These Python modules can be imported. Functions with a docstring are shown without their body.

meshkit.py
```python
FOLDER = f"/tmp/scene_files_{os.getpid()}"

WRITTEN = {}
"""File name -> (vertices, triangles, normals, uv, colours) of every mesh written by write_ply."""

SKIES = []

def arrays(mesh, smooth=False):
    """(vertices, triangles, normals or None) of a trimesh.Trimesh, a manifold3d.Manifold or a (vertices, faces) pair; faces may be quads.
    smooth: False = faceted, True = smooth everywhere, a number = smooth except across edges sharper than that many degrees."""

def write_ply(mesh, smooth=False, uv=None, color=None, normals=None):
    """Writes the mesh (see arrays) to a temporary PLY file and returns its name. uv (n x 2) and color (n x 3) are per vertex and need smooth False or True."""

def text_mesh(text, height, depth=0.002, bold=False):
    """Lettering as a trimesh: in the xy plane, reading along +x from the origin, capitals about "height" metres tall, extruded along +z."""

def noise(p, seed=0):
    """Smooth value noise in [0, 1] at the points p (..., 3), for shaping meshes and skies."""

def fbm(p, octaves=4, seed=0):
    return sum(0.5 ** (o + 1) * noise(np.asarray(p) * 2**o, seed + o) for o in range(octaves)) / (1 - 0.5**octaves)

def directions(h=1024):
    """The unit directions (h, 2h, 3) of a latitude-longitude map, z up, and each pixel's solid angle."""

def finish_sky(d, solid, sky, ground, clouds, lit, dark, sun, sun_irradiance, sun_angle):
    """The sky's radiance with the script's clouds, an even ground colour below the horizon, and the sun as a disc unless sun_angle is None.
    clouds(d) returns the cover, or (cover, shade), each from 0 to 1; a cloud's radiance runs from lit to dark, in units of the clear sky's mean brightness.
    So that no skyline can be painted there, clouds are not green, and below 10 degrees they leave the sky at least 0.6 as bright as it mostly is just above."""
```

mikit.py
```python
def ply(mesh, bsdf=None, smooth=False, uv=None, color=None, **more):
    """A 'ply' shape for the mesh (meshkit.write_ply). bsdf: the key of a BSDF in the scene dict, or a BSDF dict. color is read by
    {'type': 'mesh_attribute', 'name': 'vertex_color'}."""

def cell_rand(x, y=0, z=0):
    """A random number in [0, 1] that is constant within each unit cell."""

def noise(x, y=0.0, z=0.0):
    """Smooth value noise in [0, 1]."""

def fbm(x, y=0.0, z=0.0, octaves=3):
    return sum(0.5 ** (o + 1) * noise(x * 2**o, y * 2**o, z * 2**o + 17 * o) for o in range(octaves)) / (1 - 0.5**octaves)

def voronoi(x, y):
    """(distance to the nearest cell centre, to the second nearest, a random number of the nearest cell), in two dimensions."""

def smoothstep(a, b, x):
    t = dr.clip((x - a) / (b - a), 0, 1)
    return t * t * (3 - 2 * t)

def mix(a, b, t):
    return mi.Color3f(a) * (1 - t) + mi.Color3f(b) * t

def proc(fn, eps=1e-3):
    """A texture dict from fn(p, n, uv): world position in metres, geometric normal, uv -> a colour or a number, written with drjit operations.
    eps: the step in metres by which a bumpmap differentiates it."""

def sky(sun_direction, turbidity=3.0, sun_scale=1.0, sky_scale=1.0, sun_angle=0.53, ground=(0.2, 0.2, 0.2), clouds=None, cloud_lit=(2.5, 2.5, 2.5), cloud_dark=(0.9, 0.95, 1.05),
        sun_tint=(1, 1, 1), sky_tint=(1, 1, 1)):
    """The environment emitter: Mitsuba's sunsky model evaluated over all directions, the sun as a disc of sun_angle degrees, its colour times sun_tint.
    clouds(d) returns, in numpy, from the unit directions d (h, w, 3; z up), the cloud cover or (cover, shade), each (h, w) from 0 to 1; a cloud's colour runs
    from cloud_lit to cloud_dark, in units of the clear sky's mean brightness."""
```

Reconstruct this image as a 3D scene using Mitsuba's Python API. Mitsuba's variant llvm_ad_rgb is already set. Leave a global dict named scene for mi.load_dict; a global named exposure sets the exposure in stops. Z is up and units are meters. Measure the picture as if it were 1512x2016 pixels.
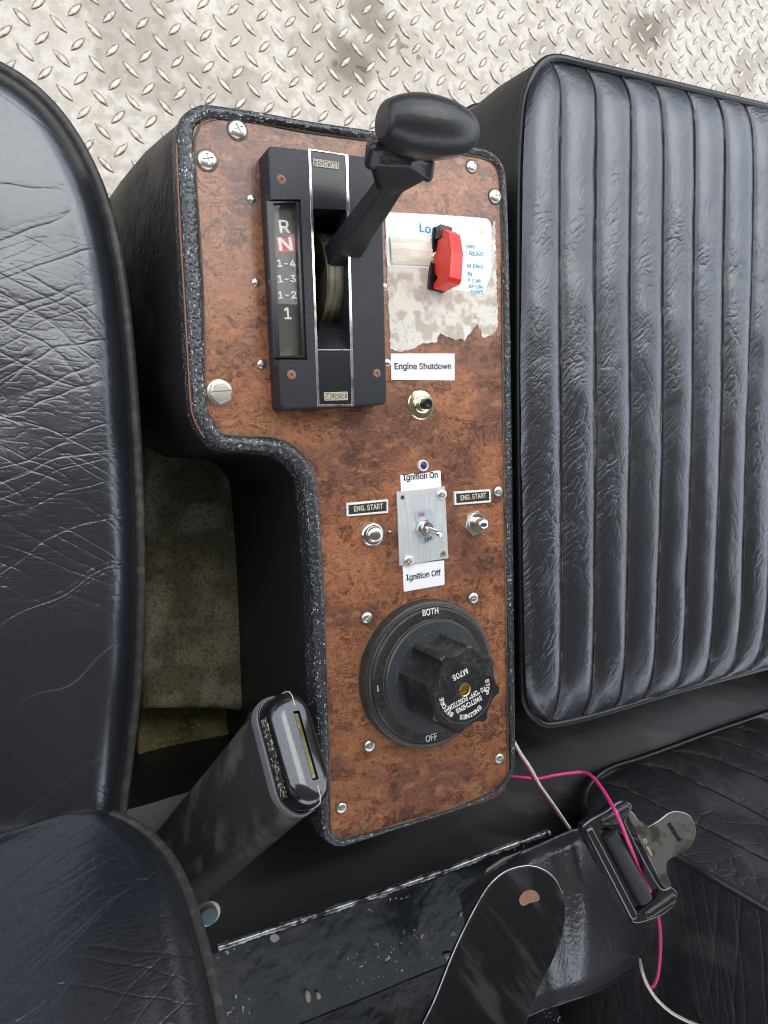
import math, random
import numpy as np, trimesh, drjit as dr, mitsuba as mi, manifold3d as m3
import mikit, meshkit
from mikit import noise, fbm, voronoi, smoothstep, mix, cell_rand, proc
from shapely.geometry import Polygon, Point, LineString
from shapely import affinity

random.seed(7); rng = np.random.default_rng(7)
scene, labels = {}, {}
HP = 0.36                                   # height of the console's top above the floor plate
CAM_H = 0.575                               # the lens above the console top
# ------------------------------------------------------------------ camera, sky, exposure
F = 1497.05                                 # focal length in pixels of the 1512 x 2016 photograph
MW = np.array([[0.88904823, -0.04019512, 0.4560456], [-0.06442454, -0.99721015, 0.03770137], [0.4532579, -0.06289886, -0.88915747]])
CAM = np.array([0.0, 0.0, HP + CAM_H])
_m = np.eye(4); _m[:3, 0] = -MW[0]; _m[:3, 1] = -MW[1]; _m[:3, 2] = MW[2]; _m[:3, 3] = CAM
scene['camera'] = {'type': 'perspective', 'fov': math.degrees(2 * math.atan(1008 / F)), 'fov_axis': 'y',
                   'near_clip': 0.01, 'far_clip': 200.0, 'to_world': mi.ScalarTransform4f(_m.tolist())}
scene['sky'] = mikit.sky([0.30, 0.50, 0.84], turbidity=3, sun_scale=0.10, sun_angle=46, sun_tint=(.86, .96, 1.1), clouds=lambda d: 1.0,
                         cloud_lit=(2.2, 2.4, 2.72), cloud_dark=(1.2, 1.25, 1.35))
exposure = 3.25
ROOF_Y, ROOF_Z, WALL_Y = 0.36, 1.42, -0.12

# ------------------------------------------------------------------ helpers
def at(px, py, z):
    """The world point that the photograph's pixel shows at height z above the console top."""
    r = MW.T @ np.array([px - 756.0, py - 1008.0, F])
    return CAM + r * ((z - CAM_H) / r[2])
def on_plane(px, py, p0, n):
    r = MW.T @ np.array([px - 756.0, py - 1008.0, F])
    return CAM + r * (np.dot(np.asarray(p0) - CAM, n) / np.dot(r, n))
def A(pts, z): return np.array([at(x, y, z) for x, y in pts])
def A2(pts, z): return A(pts, z)[:, :2]
def unit(v): v = np.asarray(v, float); return v / np.linalg.norm(v)
def cat(*ms): return trimesh.util.concatenate([m for m in ms])
def tm(v, f): return trimesh.Trimesh(np.asarray(v, float), np.asarray(f, int), process=False)
def numbered(k):
    if k not in scene and k not in labels: return k
    i = 1
    while f'{k}_{i:03d}' in scene or f'{k}_{i:03d}' in labels: i += 1
    return f'{k}_{i:03d}'
def thing(name, label, category, group=None):
    k = numbered(name); labels[k] = {'label': label, 'category': category}
    if group: labels[k]['group'] = group
    return k
def add(parent, name, mesh, mat, smooth=30, label=None, kind=None):
    k = numbered(f'{parent}__{name}' if parent else name)
    if len(mesh.faces) == 0: raise ValueError(k)
    scene[k] = mikit.ply(mesh, mat, smooth=smooth)
    if label or kind: labels[k] = {**({'label': label} if label else {}), **({'kind': kind} if kind else {})}
    return k
def catmull(pts, n, closed=False):
    pts = np.asarray(pts, float)
    P = np.vstack([pts[-1:], pts, pts[:2]]) if closed else np.vstack([2 * pts[0] - pts[1], pts, 2 * pts[-1] - pts[-2]])
    out = []
    m = len(pts) if closed else len(pts) - 1
    for i in range(m):
        p0, p1, p2, p3 = P[i], P[i + 1], P[i + 2], P[i + 3]
        t = np.linspace(0, 1, 12, endpoint=False)[:, None]
        out.append(.5 * (2 * p1 + (p2 - p0) * t + (2 * p0 - 5 * p1 + 4 * p2 - p3) * t**2 + (3 * p1 - p0 - 3 * p2 + p3) * t**3))
    out = np.vstack(out + ([] if closed else [pts[-1:]]))
    return resample(out, n, closed)
def resample(pts, n, closed=False):
    pts = np.asarray(pts, float)
    if closed: pts = np.vstack([pts, pts[:1]])
    s = np.r_[0, np.cumsum(np.linalg.norm(np.diff(pts, axis=0), axis=1))]
    t = np.linspace(0, s[-1], n, endpoint=not closed)
    return np.stack([np.interp(t, s, pts[:, k]) for k in range(pts.shape[1])], 1)
def grid(P, closed_u=False, closed_v=False, flip=False):
    """A surface from P[u, v]."""
    P = np.asarray(P, float); a, b = P.shape[:2]
    i, j = np.meshgrid(np.arange(a if closed_u else a - 1), np.arange(b if closed_v else b - 1), indexing='ij')
    q = np.stack([i * b + j, ((i + 1) % a) * b + j, ((i + 1) % a) * b + (j + 1) % b, i * b + (j + 1) % b], -1).reshape(-1, 4)
    f = np.vstack([q[:, [0, 1, 2]], q[:, [0, 2, 3]]])
    return tm(P.reshape(-1, 3), f[:, ::-1] if flip else f)
def tube(pts, r, k=8, closed=False):
    pts = np.asarray(pts, float); n = len(pts)
    r = np.broadcast_to(r, n)
    T = np.gradient(pts, axis=0) if not closed else np.roll(pts, -1, 0) - np.roll(pts, 1, 0)
    T /= np.linalg.norm(T, axis=1, keepdims=True)
    up = np.array([0, 0, 1.0]) if abs(T[0][2]) < .9 else np.array([1.0, 0, 0])
    N = unit(np.cross(T[0], up)); rings = []
    for i in range(n):
        N = unit(N - T[i] * np.dot(N, T[i])); B = np.cross(T[i], N)
        a = np.arange(k) * 2 * np.pi / k
        rings.append(pts[i] + r[i] * (np.cos(a)[:, None] * N + np.sin(a)[:, None] * B))
    g = grid(rings, closed_u=closed, closed_v=True)
    if closed: return g
    v = np.vstack([g.vertices, pts[:1], pts[-1:]]); c0, c1 = len(v) - 2, len(v) - 1; j = np.arange(k)
    return tm(v, np.vstack([g.faces, np.stack([j * 0 + c0, (j + 1) % k, j], 1)[:, ::-1][:, ::-1], np.stack([j * 0 + c1, (n - 1) * k + j, (n - 1) * k + (j + 1) % k], 1)]))
def lathe(prof, k=40, c=(0, 0, 0), lobes=None):
    prof = np.asarray(prof, float); a = np.arange(k) * 2 * np.pi / k
    R = np.stack([np.stack([r * np.cos(a), r * np.sin(a), a * 0 + z], 1) for r, z in prof])
    m = grid(R, closed_v=True, flip=True); m.vertices += np.asarray(c); return m
def ccw(p):
    p = np.asarray(p, float)[:, :2]
    return p if np.sum(p[:, 0] * np.roll(p[:, 1], -1) - p[:, 1] * np.roll(p[:, 0], -1)) > 0 else p[::-1]
def rounded(p, r, q=5):
    g = Polygon(ccw(p)).buffer(-r, quad_segs=q).buffer(2 * r, quad_segs=q).buffer(-r, quad_segs=q)
    return ccw(np.array(g.exterior.coords)[:-1])
def inset(p, d):
    """Vertices of a counter-clockwise loop moved inwards by d."""
    e1, e2 = p - np.roll(p, 1, 0), np.roll(p, -1, 0) - p
    n1, n2 = [np.stack([-e[:, 1], e[:, 0]], 1) / np.maximum(np.linalg.norm(e, axis=1, keepdims=True), 1e-12) for e in (e1, e2)]
    b = n1 + n2; s = np.maximum(1 + (n1 * n2).sum(1, keepdims=True), .4)
    return p + b / s * d
def cap(loop, z, up=True):
    v, f = trimesh.creation.triangulate_polygon(Polygon(loop), engine='earcut')
    e, g = v[f[:, 1]] - v[f[:, 0]], v[f[:, 2]] - v[f[:, 0]]
    if ((e[:, 0] * g[:, 1] - e[:, 1] * g[:, 0]).sum() > 0) != up: f = f[:, ::-1]
    return tm(np.c_[v, np.full(len(v), z)], f)
def rings(loops):
    return grid([np.c_[l, np.full(len(l), z)] for l, z in loops], closed_v=True, flip=True)
def prism(p, z0, z1, b=0.0, steps=3, bottom=True):
    """An upright slab with the outline p and a rounded top edge of radius b; a closed body."""
    p = ccw(p); n = len(p); L = [(p, z0)]
    if b > 0:
        for i in range(steps + 1):
            a = i / steps * math.pi / 2; L.append((inset(p, b * (1 - math.cos(a))), z1 - b + b * math.sin(a)))
    else: L.append((p, z1))
    m = rings(L); jit = p + np.random.default_rng(1).normal(size=p.shape) * 1e-7 * max(1e-3, np.ptp(p)) * 10
    v, f = trimesh.creation.triangulate_polygon(Polygon(jit), engine='earcut')
    ix = np.argmin(((v[:, None] - jit[None]) ** 2).sum(-1), 1); f = ix[f]
    e, g = p[f[:, 1]] - p[f[:, 0]], p[f[:, 2]] - p[f[:, 0]]
    if (e[:, 0] * g[:, 1] - e[:, 1] * g[:, 0]).sum() < 0: f = f[:, ::-1]
    return tm(m.vertices, np.vstack([m.faces, f + n * (len(L) - 1), f[:, ::-1]]))
def fixn(m, n):
    v, f = np.asarray(m.vertices), np.asarray(m.faces)
    if np.dot(np.cross(v[f[:, 1]] - v[f[:, 0]], v[f[:, 2]] - v[f[:, 0]]).sum(0), n) < 0: f = f[:, ::-1]
    return tm(v, f)
def man(mesh):
    mesh = mesh.copy(); mesh.merge_vertices()
    v, inv = np.unique(np.round(np.asarray(mesh.vertices), 7), axis=0, return_inverse=True); f = inv.reshape(-1)[np.asarray(mesh.faces)]
    f = f[(f[:, 0] != f[:, 1]) & (f[:, 1] != f[:, 2]) & (f[:, 0] != f[:, 2])]
    if tm(v, f).volume < 0: f = f[:, ::-1]
    out = m3.Manifold(m3.Mesh(np.asarray(v, np.float32), np.asarray(f, np.uint32)))
    if out.status() != m3.Error.NoError or out.is_empty(): raise ValueError(f'not a closed body: {out.status()}')
    return out
def unman(x):
    m = x.to_mesh(); return tm(m.vert_properties[:, :3], m.tri_verts)
def ball(c, r): return m3.Manifold.sphere(r, 20).translate([float(x) for x in c])
def hull(*spheres): return unman(m3.Manifold.batch_hull([ball(c, r) for c, r in spheres]))
def xf(mesh, o, ex, ey, ez):
    m = mesh.copy(); m.vertices = np.asarray(o) + m.vertices @ np.stack([ex, ey, ez]); return m
def frame(pa, pb, z):
    """Origin at pixel pa, x axis towards pixel pb, both at height z above the console top."""
    a, b = at(*pa, z), at(*pb, z); x = unit(b - a); return a, x, np.array([-x[1], x[0], 0.0]), np.array([0, 0, 1.0]), np.linalg.norm(b - a)
def text_on(text, pa, pb, z, bold=False, depth=.00025, tall=1.0):
    """Lettering whose baseline runs from pixel pa to pixel pb."""
    o, x, y, n, w = frame(pa, pb, z)
    m = meshkit.text_mesh(text, .01, .01, bold); m.vertices[:, 0] -= m.vertices[:, 0].min()
    s = w / m.vertices[:, 0].max(); m.vertices *= [s, s * tall, depth / .01]
    return xf(m, o, x, y, n)
def arc_text(text, c, r, mid, span, z, h, outward=True, bold=False):
    out = []
    for i, ch in enumerate(text):
        if ch == ' ': continue
        a = mid + span * ((i + .5) / len(text) - .5) * (-1 if outward else 1)
        m = meshkit.text_mesh(ch, h, .00025, bold); m.vertices[:, 0] -= (m.vertices[:, 0].min() + m.vertices[:, 0].max()) / 2
        e = np.array([math.cos(a), math.sin(a), 0]); y = e if outward else -e
        x = np.array([y[1], -y[0], 0]); out.append(xf(m, np.array([c[0], c[1], z]) + e * r, x, y, np.array([0, 0, 1.0])))
    return cat(*out)
def bez(p, n): return catmull(p, n)
def rgb(*c): return {'type': 'rgb', 'value': list(c)}
def mat(name, color, rough=.4, metal=0.0, bump=None, scale=.001, eps=.0005, spec=.5, **kw):
    b = {'type': 'principled', 'base_color': color if isinstance(color, dict) else rgb(*color),
         'roughness': rough if isinstance(rough, (dict, float)) else float(rough), 'metallic': metal, 'specular': spec, **kw}
    if bump is not None: b = {'type': 'bumpmap', 'arbitrary': proc(bump, eps), 'scale': scale, 'bsdf': b}
    scene[name] = {'type': 'twosided', 'bsdf': b}

# ------------------------------------------------------------------ materials
def ridge(x, y, z=0.0):
    return 1 - dr.abs(2 * noise(x, y, z) - 1)
def burl(p, n, uv):
    x, y = p.x, p.y
    wx, wy = fbm(x * 34, y * 34, 3.0) - .5, fbm(x * 34, y * 34, 9.0) - .5
    X, Y = x + wx * .016, y + wy * .016
    gx, gy = fbm(x * 110, y * 110, 1.0) - .5, fbm(x * 110, y * 110, 5.0) - .5
    h = fbm(X * 44, Y * 62, 2.0, octaves=2) + .05 * gx
    line = smoothstep(.35, 1, .5 + .5 * dr.sin(h * 92))                     # figure that closes into rings round the burls
    amp = smoothstep(.40, .62, fbm(x * 32 + 8, y * 32, 6.0))
    hx, hy = fbm(x * 150, y * 150, 13.0) - .5, fbm(x * 150, y * 150, 15.0) - .5
    d1, d2, c = voronoi(X * 34 + hx * .5, Y * 48 + hy * .5)
    size = .14 + .34 * dr.clip((c - .55) * 2.2, 0, 1)
    eye = dr.select(c > .55, 1.0, 0.0) * (1 - smoothstep(size * .6, size, d1))
    ring = smoothstep(.1, 1, .5 + .5 * dr.sin(d1 * 50 + gx * 14))
    e1, e2, k = voronoi(X * 96 + 31 + hy * .6, Y * 120 + 7 + hx * .6)
    dot = dr.select(k > .6, 1.0, 0.0) * (1 - smoothstep(.08, .30, e1))
    fine = smoothstep(.40, .70, fbm(X * 210 + gy * 12, Y * 620 + gx * 16, 2.0, octaves=3))
    swirl = smoothstep(.50, .72, fbm(X * 130 + gx * 6, Y * 230 + gy * 6, 7.0, octaves=3))
    patch = smoothstep(.36, .66, fbm(X * 22 + 5, Y * 32, 4.0, octaves=4))
    dark = dr.clip(line * amp * .46 + eye * (.18 + .62 * ring) + dot * .44 + fine * .46 + swirl * .28, 0, 1)
    tone = mix((.365, .142, .066), (.205, .086, .051), patch)
    tone = mix(tone, (.43, .19, .085), smoothstep(.52, .74, fbm(X * 80, Y * 170, 11.0)) * .6)
    return mix(tone, (.058, .023, .0165), dark * .86)
mat('burl_laminate', proc(burl), rough=.30, spec=.5, clearcoat=.4, clearcoat_gloss=.85)

def crease_driver(p, n, uv):
    x, y = p.x + p.z * .3, p.y - p.z * .6
    w = fbm(x * 14, y * 14, 1.0) - .5
    u, v = x * .86 + y * .5 + w * .035, -x * .5 + y * .86 + w * .03
    m1 = smoothstep(-.05, .12, y)
    u2, v2 = x * .90 - y * .44 + w * .03, x * .44 + y * .90 + w * .02
    c1 = (ridge(u * 2.5, v * 26, 1.0) ** 60) * (1 - m1 * .7) + (ridge(u2 * 2.5 + 3, v2 * 24, 6.0) ** 60) * m1
    c2 = ridge(u * 14 + 4, v * 120, 2.0) ** 14 + ridge(u2 * 12, v2 * 110, 9.0) ** 16
    c3 = ridge(x * 110 + w * 5, y * 300 - w * 5, 5.0) ** 5
    a = smoothstep(.36, .66, fbm(x * 8, y * 8, 8.0))
    g = noise(x * 620, y * 900, 1.0) * .5 + noise(x * 1300, y * 1300, 1.0) * .3
    return -(c1 * .6 + c2 * .36 * (a + .25) + c3 * .24 * a) + g * .20
mat('driver_leather', (.008, .0095, .0125), rough=.26, bump=crease_driver, scale=.0005, eps=.0004, spec=1.0, spec_tint=.2, clearcoat=1.0, clearcoat_gloss=.8)

def crease_pass(p, n, uv):
    x, y = p.x, p.y - p.z * .9
    w = fbm(x * 18, y * 18, 2.0) - .5
    u, v = x * .8 + y * .6 + w * .03, -x * .6 + y * .8 + w * .03
    a = smoothstep(.38, .62, fbm(x * 10 + 3, y * 8, 8.0))
    c1 = ridge(u * 80, v * 330, 1.0) ** 4
    c2 = ridge(u * 55 + v * 120, v * 260 - u * 90, 4.0) ** 5
    c3 = ridge(x * 46 + y * 14 + w * 2, y * 5 - x * 4, 6.0) ** 30
    g = noise(x * 500, y * 500, 1.0) * .5 + noise(x * 900, y * 900, 3.0) * .3
    return -(c1 * .34 * (.5 + .6 * a) + c2 * .24 * (.35 + .6 * a) + c3 * .16) + g * .25
mat('bench_leather', (.009, .0105, .0135), rough=.29, bump=crease_pass, scale=.0008, eps=.0004, spec=1.0, spec_tint=.2, clearcoat=.6, clearcoat_gloss=.6)
def crease_dull(p, n, uv):
    x, y = p.x, p.z
    w = fbm(x * 18, y * 18, 2.0) - .5
    return -(ridge(x * 70 + w * 3, y * 26, 1.0) ** 10 * .5 + ridge(x * 30 + y * 40, y * 90 - x * 50, 4.0) ** 8 * .4) + noise(x * 500, p.y * 400, y * 500) * .2
def dull_col(p, n, uv):
    t = smoothstep(.45, .75, fbm(p.x * 30, p.y * 30, p.z * 14, octaves=4))
    return mix((.014, .014, .016), (.05, .048, .046), t * .6)
mat('dull_vinyl', proc(dull_col), rough=.5, bump=crease_dull, scale=.0010, spec=.45)
mat('seat_skirt', (.014, .013, .013), rough=.5, bump=lambda p, n, uv: noise(p.x * 420, p.y * 420, p.z * 420) * .4 + ridge(p.x * 40, p.y * 40, p.z * 160) ** 8 * -.5, scale=.0006)
mat('piping_vinyl', (.013, .013, .014), rough=.33)
def worn_piping(p, n, uv):
    t = smoothstep(.5, .8, fbm(p.x * 160, p.y * 160, p.z * 160))
    return mix((.030, .028, .026), (.065, .055, .045), t)
mat('worn_piping', proc(worn_piping), rough=.5)
mat('seam_thread', proc(lambda p, n, uv: mix((.022, .017, .014), (.13, .10, .07), smoothstep(.50, .80, fbm(p.x * 200, p.y * 90, p.z * 90)))), rough=.8)

def trim_col(p, n, uv):
    s = smoothstep(.76, .84, noise(p.x * 900, p.y * 900, p.z * 900)) * smoothstep(.30, .58, fbm(p.x * 30, p.y * 22, p.z * 40))
    s2 = smoothstep(.84, .92, noise(p.x * 480, p.y * 480, p.z * 500))
    return mix((.016, .018, .022), (.62, .58, .5), dr.clip(s * .8 + s2 * .4, 0, 1))
mat('edge_trim_vinyl', proc(trim_col), rough=.42, spec=.9, bump=lambda p, n, uv: noise(p.x * 560, p.y * 560, p.z * 560), scale=.0009, eps=.0004)
mat('raw_edge', (.30, .13, .07), rough=.8)
def shell_col(p, n, uv):
    t = fbm(p.x * 16, p.y * 16, p.z * 16, octaves=4)
    return mix((.012, .011, .011), (.045, .036, .03), smoothstep(.4, .75, t) * smoothstep(.2, .6, p.y * 4))
mat('console_shell', proc(shell_col), rough=.48, bump=lambda p, n, uv: noise(p.x * 300, p.y * 300, p.z * 300) + 3 * fbm(p.x * 40, p.y * 40, p.z * 40), scale=.0005)
def dusty_col(p, n, uv):
    a = fbm(p.x * 42, p.y * 42, p.z * 42, octaves=5); s = fbm(p.x * 520, p.y * 520, p.z * 400, octaves=3)
    c = mix((.115, .098, .054), (.21, .18, .11), smoothstep(.38, .68, a))
    c = mix(c, (.34, .30, .24), smoothstep(.56, .74, fbm(p.x * 22 + 4, p.y * 22, 3.0)) * .55)
    return mix(c, (.012, .011, .009), smoothstep(.48, .66, s) * .45)
mat('dusty_shell', proc(dusty_col), rough=.85, bump=lambda p, n, uv: fbm(p.x * 200, p.y * 200, p.z * 200), scale=.001)
def olive_col(p, n, uv):
    a = fbm(p.x * 34, p.y * 34, p.z * 34, octaves=4)
    c = mix((.13, .11, .035), (.29, .25, .10), smoothstep(.35, .7, a))
    return mix(c, (.5, .45, .28), smoothstep(.80, .88, noise(p.x * 420, p.y * 420, 2.0)) * .8)
mat('olive_paint', proc(olive_col), rough=.7)

STAINS = [(float(at(x, y, -HP)[0]), float(at(x, y, -HP)[1]), r) for x, y, r in ((735, 45, .045), (1275, 60, .04), (690, 130, .03))]
def plate_col(p, n, uv):
    a = fbm(p.x * 13, p.y * 13, 1.0, octaves=5); b = fbm(p.x * 110, p.y * 110, 2.0, octaves=4)
    c = mix((.39, .345, .285), (.55, .505, .44), smoothstep(.30, .66, b) * .7 + .3 * noise(p.x * 420, p.y * 420, 3.0))
    c = mix(c, (.26, .19, .13), smoothstep(.50, .70, a) * .4 * smoothstep(.3, .6, b))
    st = smoothstep(.60, .72, fbm(p.x * 13 + 2, p.y * 13, 5.0, octaves=4))
    c = mix(c, (.17, .13, .10), st * .42)
    q = fbm(p.x * 30, p.y * 30, 7.0, octaves=4)
    for sx, sy, sr in STAINS:
        c = mix(c, (.15, .12, .09), smoothstep(.35, .75, q + .45 * (1 - dr.sqrt(dr.square(p.x - sx) + dr.square(p.y - sy)) / sr)) * .75 * dr.select(dr.square(p.x - sx) + dr.square(p.y - sy) < sr * sr * 4, 1.0, 0.0))
    return mix(c, (.06, .045, .035), smoothstep(.80, .86, noise(p.x * 95, p.y * 95, 4.0)) * smoothstep(.55, .7, a) * .7)
mat('floor_aluminium', proc(plate_col), rough=.5, metal=.25, bump=lambda p, n, uv: fbm(p.x * 140, p.y * 140, 1.0, octaves=4), scale=.0008, eps=.001)
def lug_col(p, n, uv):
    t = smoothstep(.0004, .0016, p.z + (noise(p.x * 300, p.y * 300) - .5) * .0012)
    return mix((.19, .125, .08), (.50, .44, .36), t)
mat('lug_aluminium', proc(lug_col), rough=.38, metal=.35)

mat('pebbled_plastic', (.013, .015, .020), rough=.42, spec=.4, bump=lambda p, n, uv: noise(p.x * 1100, p.y * 1100, p.z * 1100), scale=.00018, eps=.0003)
mat('gloss_plastic', (.014, .015, .018), rough=.2)
mat('buckle_gloss', (.010, .010, .012), rough=.11, spec=1.0, clearcoat=1.0, clearcoat_gloss=.95)
mat('grime', proc(lambda p, n, uv: mix((.035, .028, .018), (.20, .155, .09), fbm(p.x * 60, p.y * 60, 1.0))), rough=.8)
mat('knob_plastic', proc(lambda p, n, uv: mix((.012, .012, .0125), (.06, .056, .05), smoothstep(.45, .9, fbm(p.x * 90, p.y * 90, p.z * 90) * .6 + .4 * noise(p.x * 700, p.y * 700, p.z * 700)))), rough=.36)
mat('rim_grey', (.15, .15, .155), rough=.4)
mat('grip_dust', proc(lambda p, n, uv: mix((.02, .019, .017), (.36, .32, .24), smoothstep(.55, .75, noise(p.x * 700, p.y * 700, p.z * 700)))), rough=.6)
mat('satin_plastic', (.015, .015, .015), rough=.34, bump=lambda p, n, uv: ridge(p.x * 170 + 3 * noise(p.y * 90), p.y * 330, p.z * 330) ** 3, scale=.00010, eps=.0004)
def grip_bump(p, n, uv):
    return fbm(p.x * 160, p.y * 420, p.z * 420) + .5 * ridge(p.x * 190, p.y * 360, p.z * 360) ** 3
mat('grip_rubber', (.022, .022, .023), rough=.34, bump=grip_bump, scale=.00015, eps=.0006)
def bake_col(p, n, uv):
    return mix((.016, .016, .016), (.13, .115, .09), smoothstep(.3, .85, fbm(p.x * 60, p.y * 60, p.z * 60, octaves=2) * .5 + .5 * fbm(p.x * 500, p.y * 500, p.z * 500)) * .38)
mat('bakelite', proc(bake_col), rough=.38)
mat('ring_plastic', (.034, .037, .042), rough=.4, spec=.8)
mat('steel', (.72, .70, .66), rough=.22, metal=1.0)
mat('zinc', proc(lambda p, n, uv: mix((.62, .60, .54), (.80, .77, .68), fbm(p.x * 160, p.y * 160, p.z * 100))), rough=.3, metal=.95)
mat('chrome', (.82, .82, .84), rough=.09, metal=1.0)
mat('brassy_chrome', (.78, .70, .47), rough=.16, metal=1.0)
mat('dirty_chrome', proc(lambda p, n, uv: mix((.62, .62, .63), (.20, .17, .14), smoothstep(.44, .68, fbm(p.x * 90, p.y * 90, p.z * 90, octaves=4)) * .8)), rough=.17, metal=.95)
mat('rust', proc(lambda p, n, uv: mix((.17, .075, .045), (.36, .20, .13), fbm(p.x * 400, p.y * 400, p.z * 200))), rough=.75)
mat('brushed_aluminium', proc(lambda p, n, uv: mix((.66, .67, .66), (.80, .81, .80), noise(p.x * 900, p.y * 60))), rough=.42, metal=.55)
mat('paper', (.88, .88, .86), rough=.6)
mat('ink_black', (.018, .018, .02), rough=.6)
mat('ink_blue', (.05, .30, .46), rough=.6)
mat('ink_red', (.55, .06, .05), rough=.5)
mat('ink_white', (.76, .73, .66), rough=.6)
mat('ink_grey', (.12, .112, .098), rough=.6)
mat('ink_gold', (.62, .54, .38), rough=.45)
mat('ink_pink', (.50, .09, .16), rough=.5)
mat('pale_blue_print', (.46, .52, .58), rough=.4, metal=.3)
mat('red_plastic', (.70, .022, .012), rough=.28)
def strip_col(p, n, uv):
    return mix((.07, .064, .05), (.20, .175, .125), smoothstep(.45, .85, fbm(p.x * 60, p.y * 60, 2.0, octaves=4)) * .55 + smoothstep(0, 1, noise(p.x * 8)) * .1)
mat('indicator_strip', proc(strip_col), rough=.6)
mat('quadrant_metal', proc(lambda p, n, uv: mix((.05, .042, .025), (.22, .19, .13), smoothstep(.35, .8, noise(p.x * 700, p.y * 20, p.z * 20) * .5 + .5 * fbm(p.x * 60, p.y * 60, p.z * 60)))), rough=.5, metal=.3)
scene['clear_window'] = {'type': 'thindielectric', 'int_ior': 1.3}
def torn_col(p, n, uv):
    a = fbm(p.x * 120, p.y * 120, 1.0, octaves=4); b = fbm(p.x * 420, p.y * 420, 3.0)
    c = mix((.50, .43, .34), (.72, .67, .58), smoothstep(.35, .6, a))
    c = mix(c, (.25, .17, .11), smoothstep(.62, .85, b) * .3)
    return mix(c, (.20, .33, .33), smoothstep(.76, .84, fbm(p.x * 150 + 9, p.y * 150, 6.0)) * .5)
mat('torn_paper', proc(torn_col), rough=.8, bump=lambda p, n, uv: fbm(p.x * 300, p.y * 300, 1.0), scale=.0006)
mat('curled_film', proc(lambda p, n, uv: mix((.60, .52, .36), (.84, .81, .72), fbm(p.x * 60, p.y * 500))), rough=.35)
def paint_col(p, n, uv):
    s = smoothstep(.82, .88, noise(p.x * 330, p.y * 330, p.z * 330)) * smoothstep(.42, .6, fbm(p.x * 18, p.y * 18, p.z * 18))
    d = smoothstep(.45, .8, fbm(p.x * 30, p.y * 30, p.z * 30, octaves=4))
    return mix(mix((.010, .012, .014), (.05, .048, .044), d * .7), (.5, .5, .48), s * .8)
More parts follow.
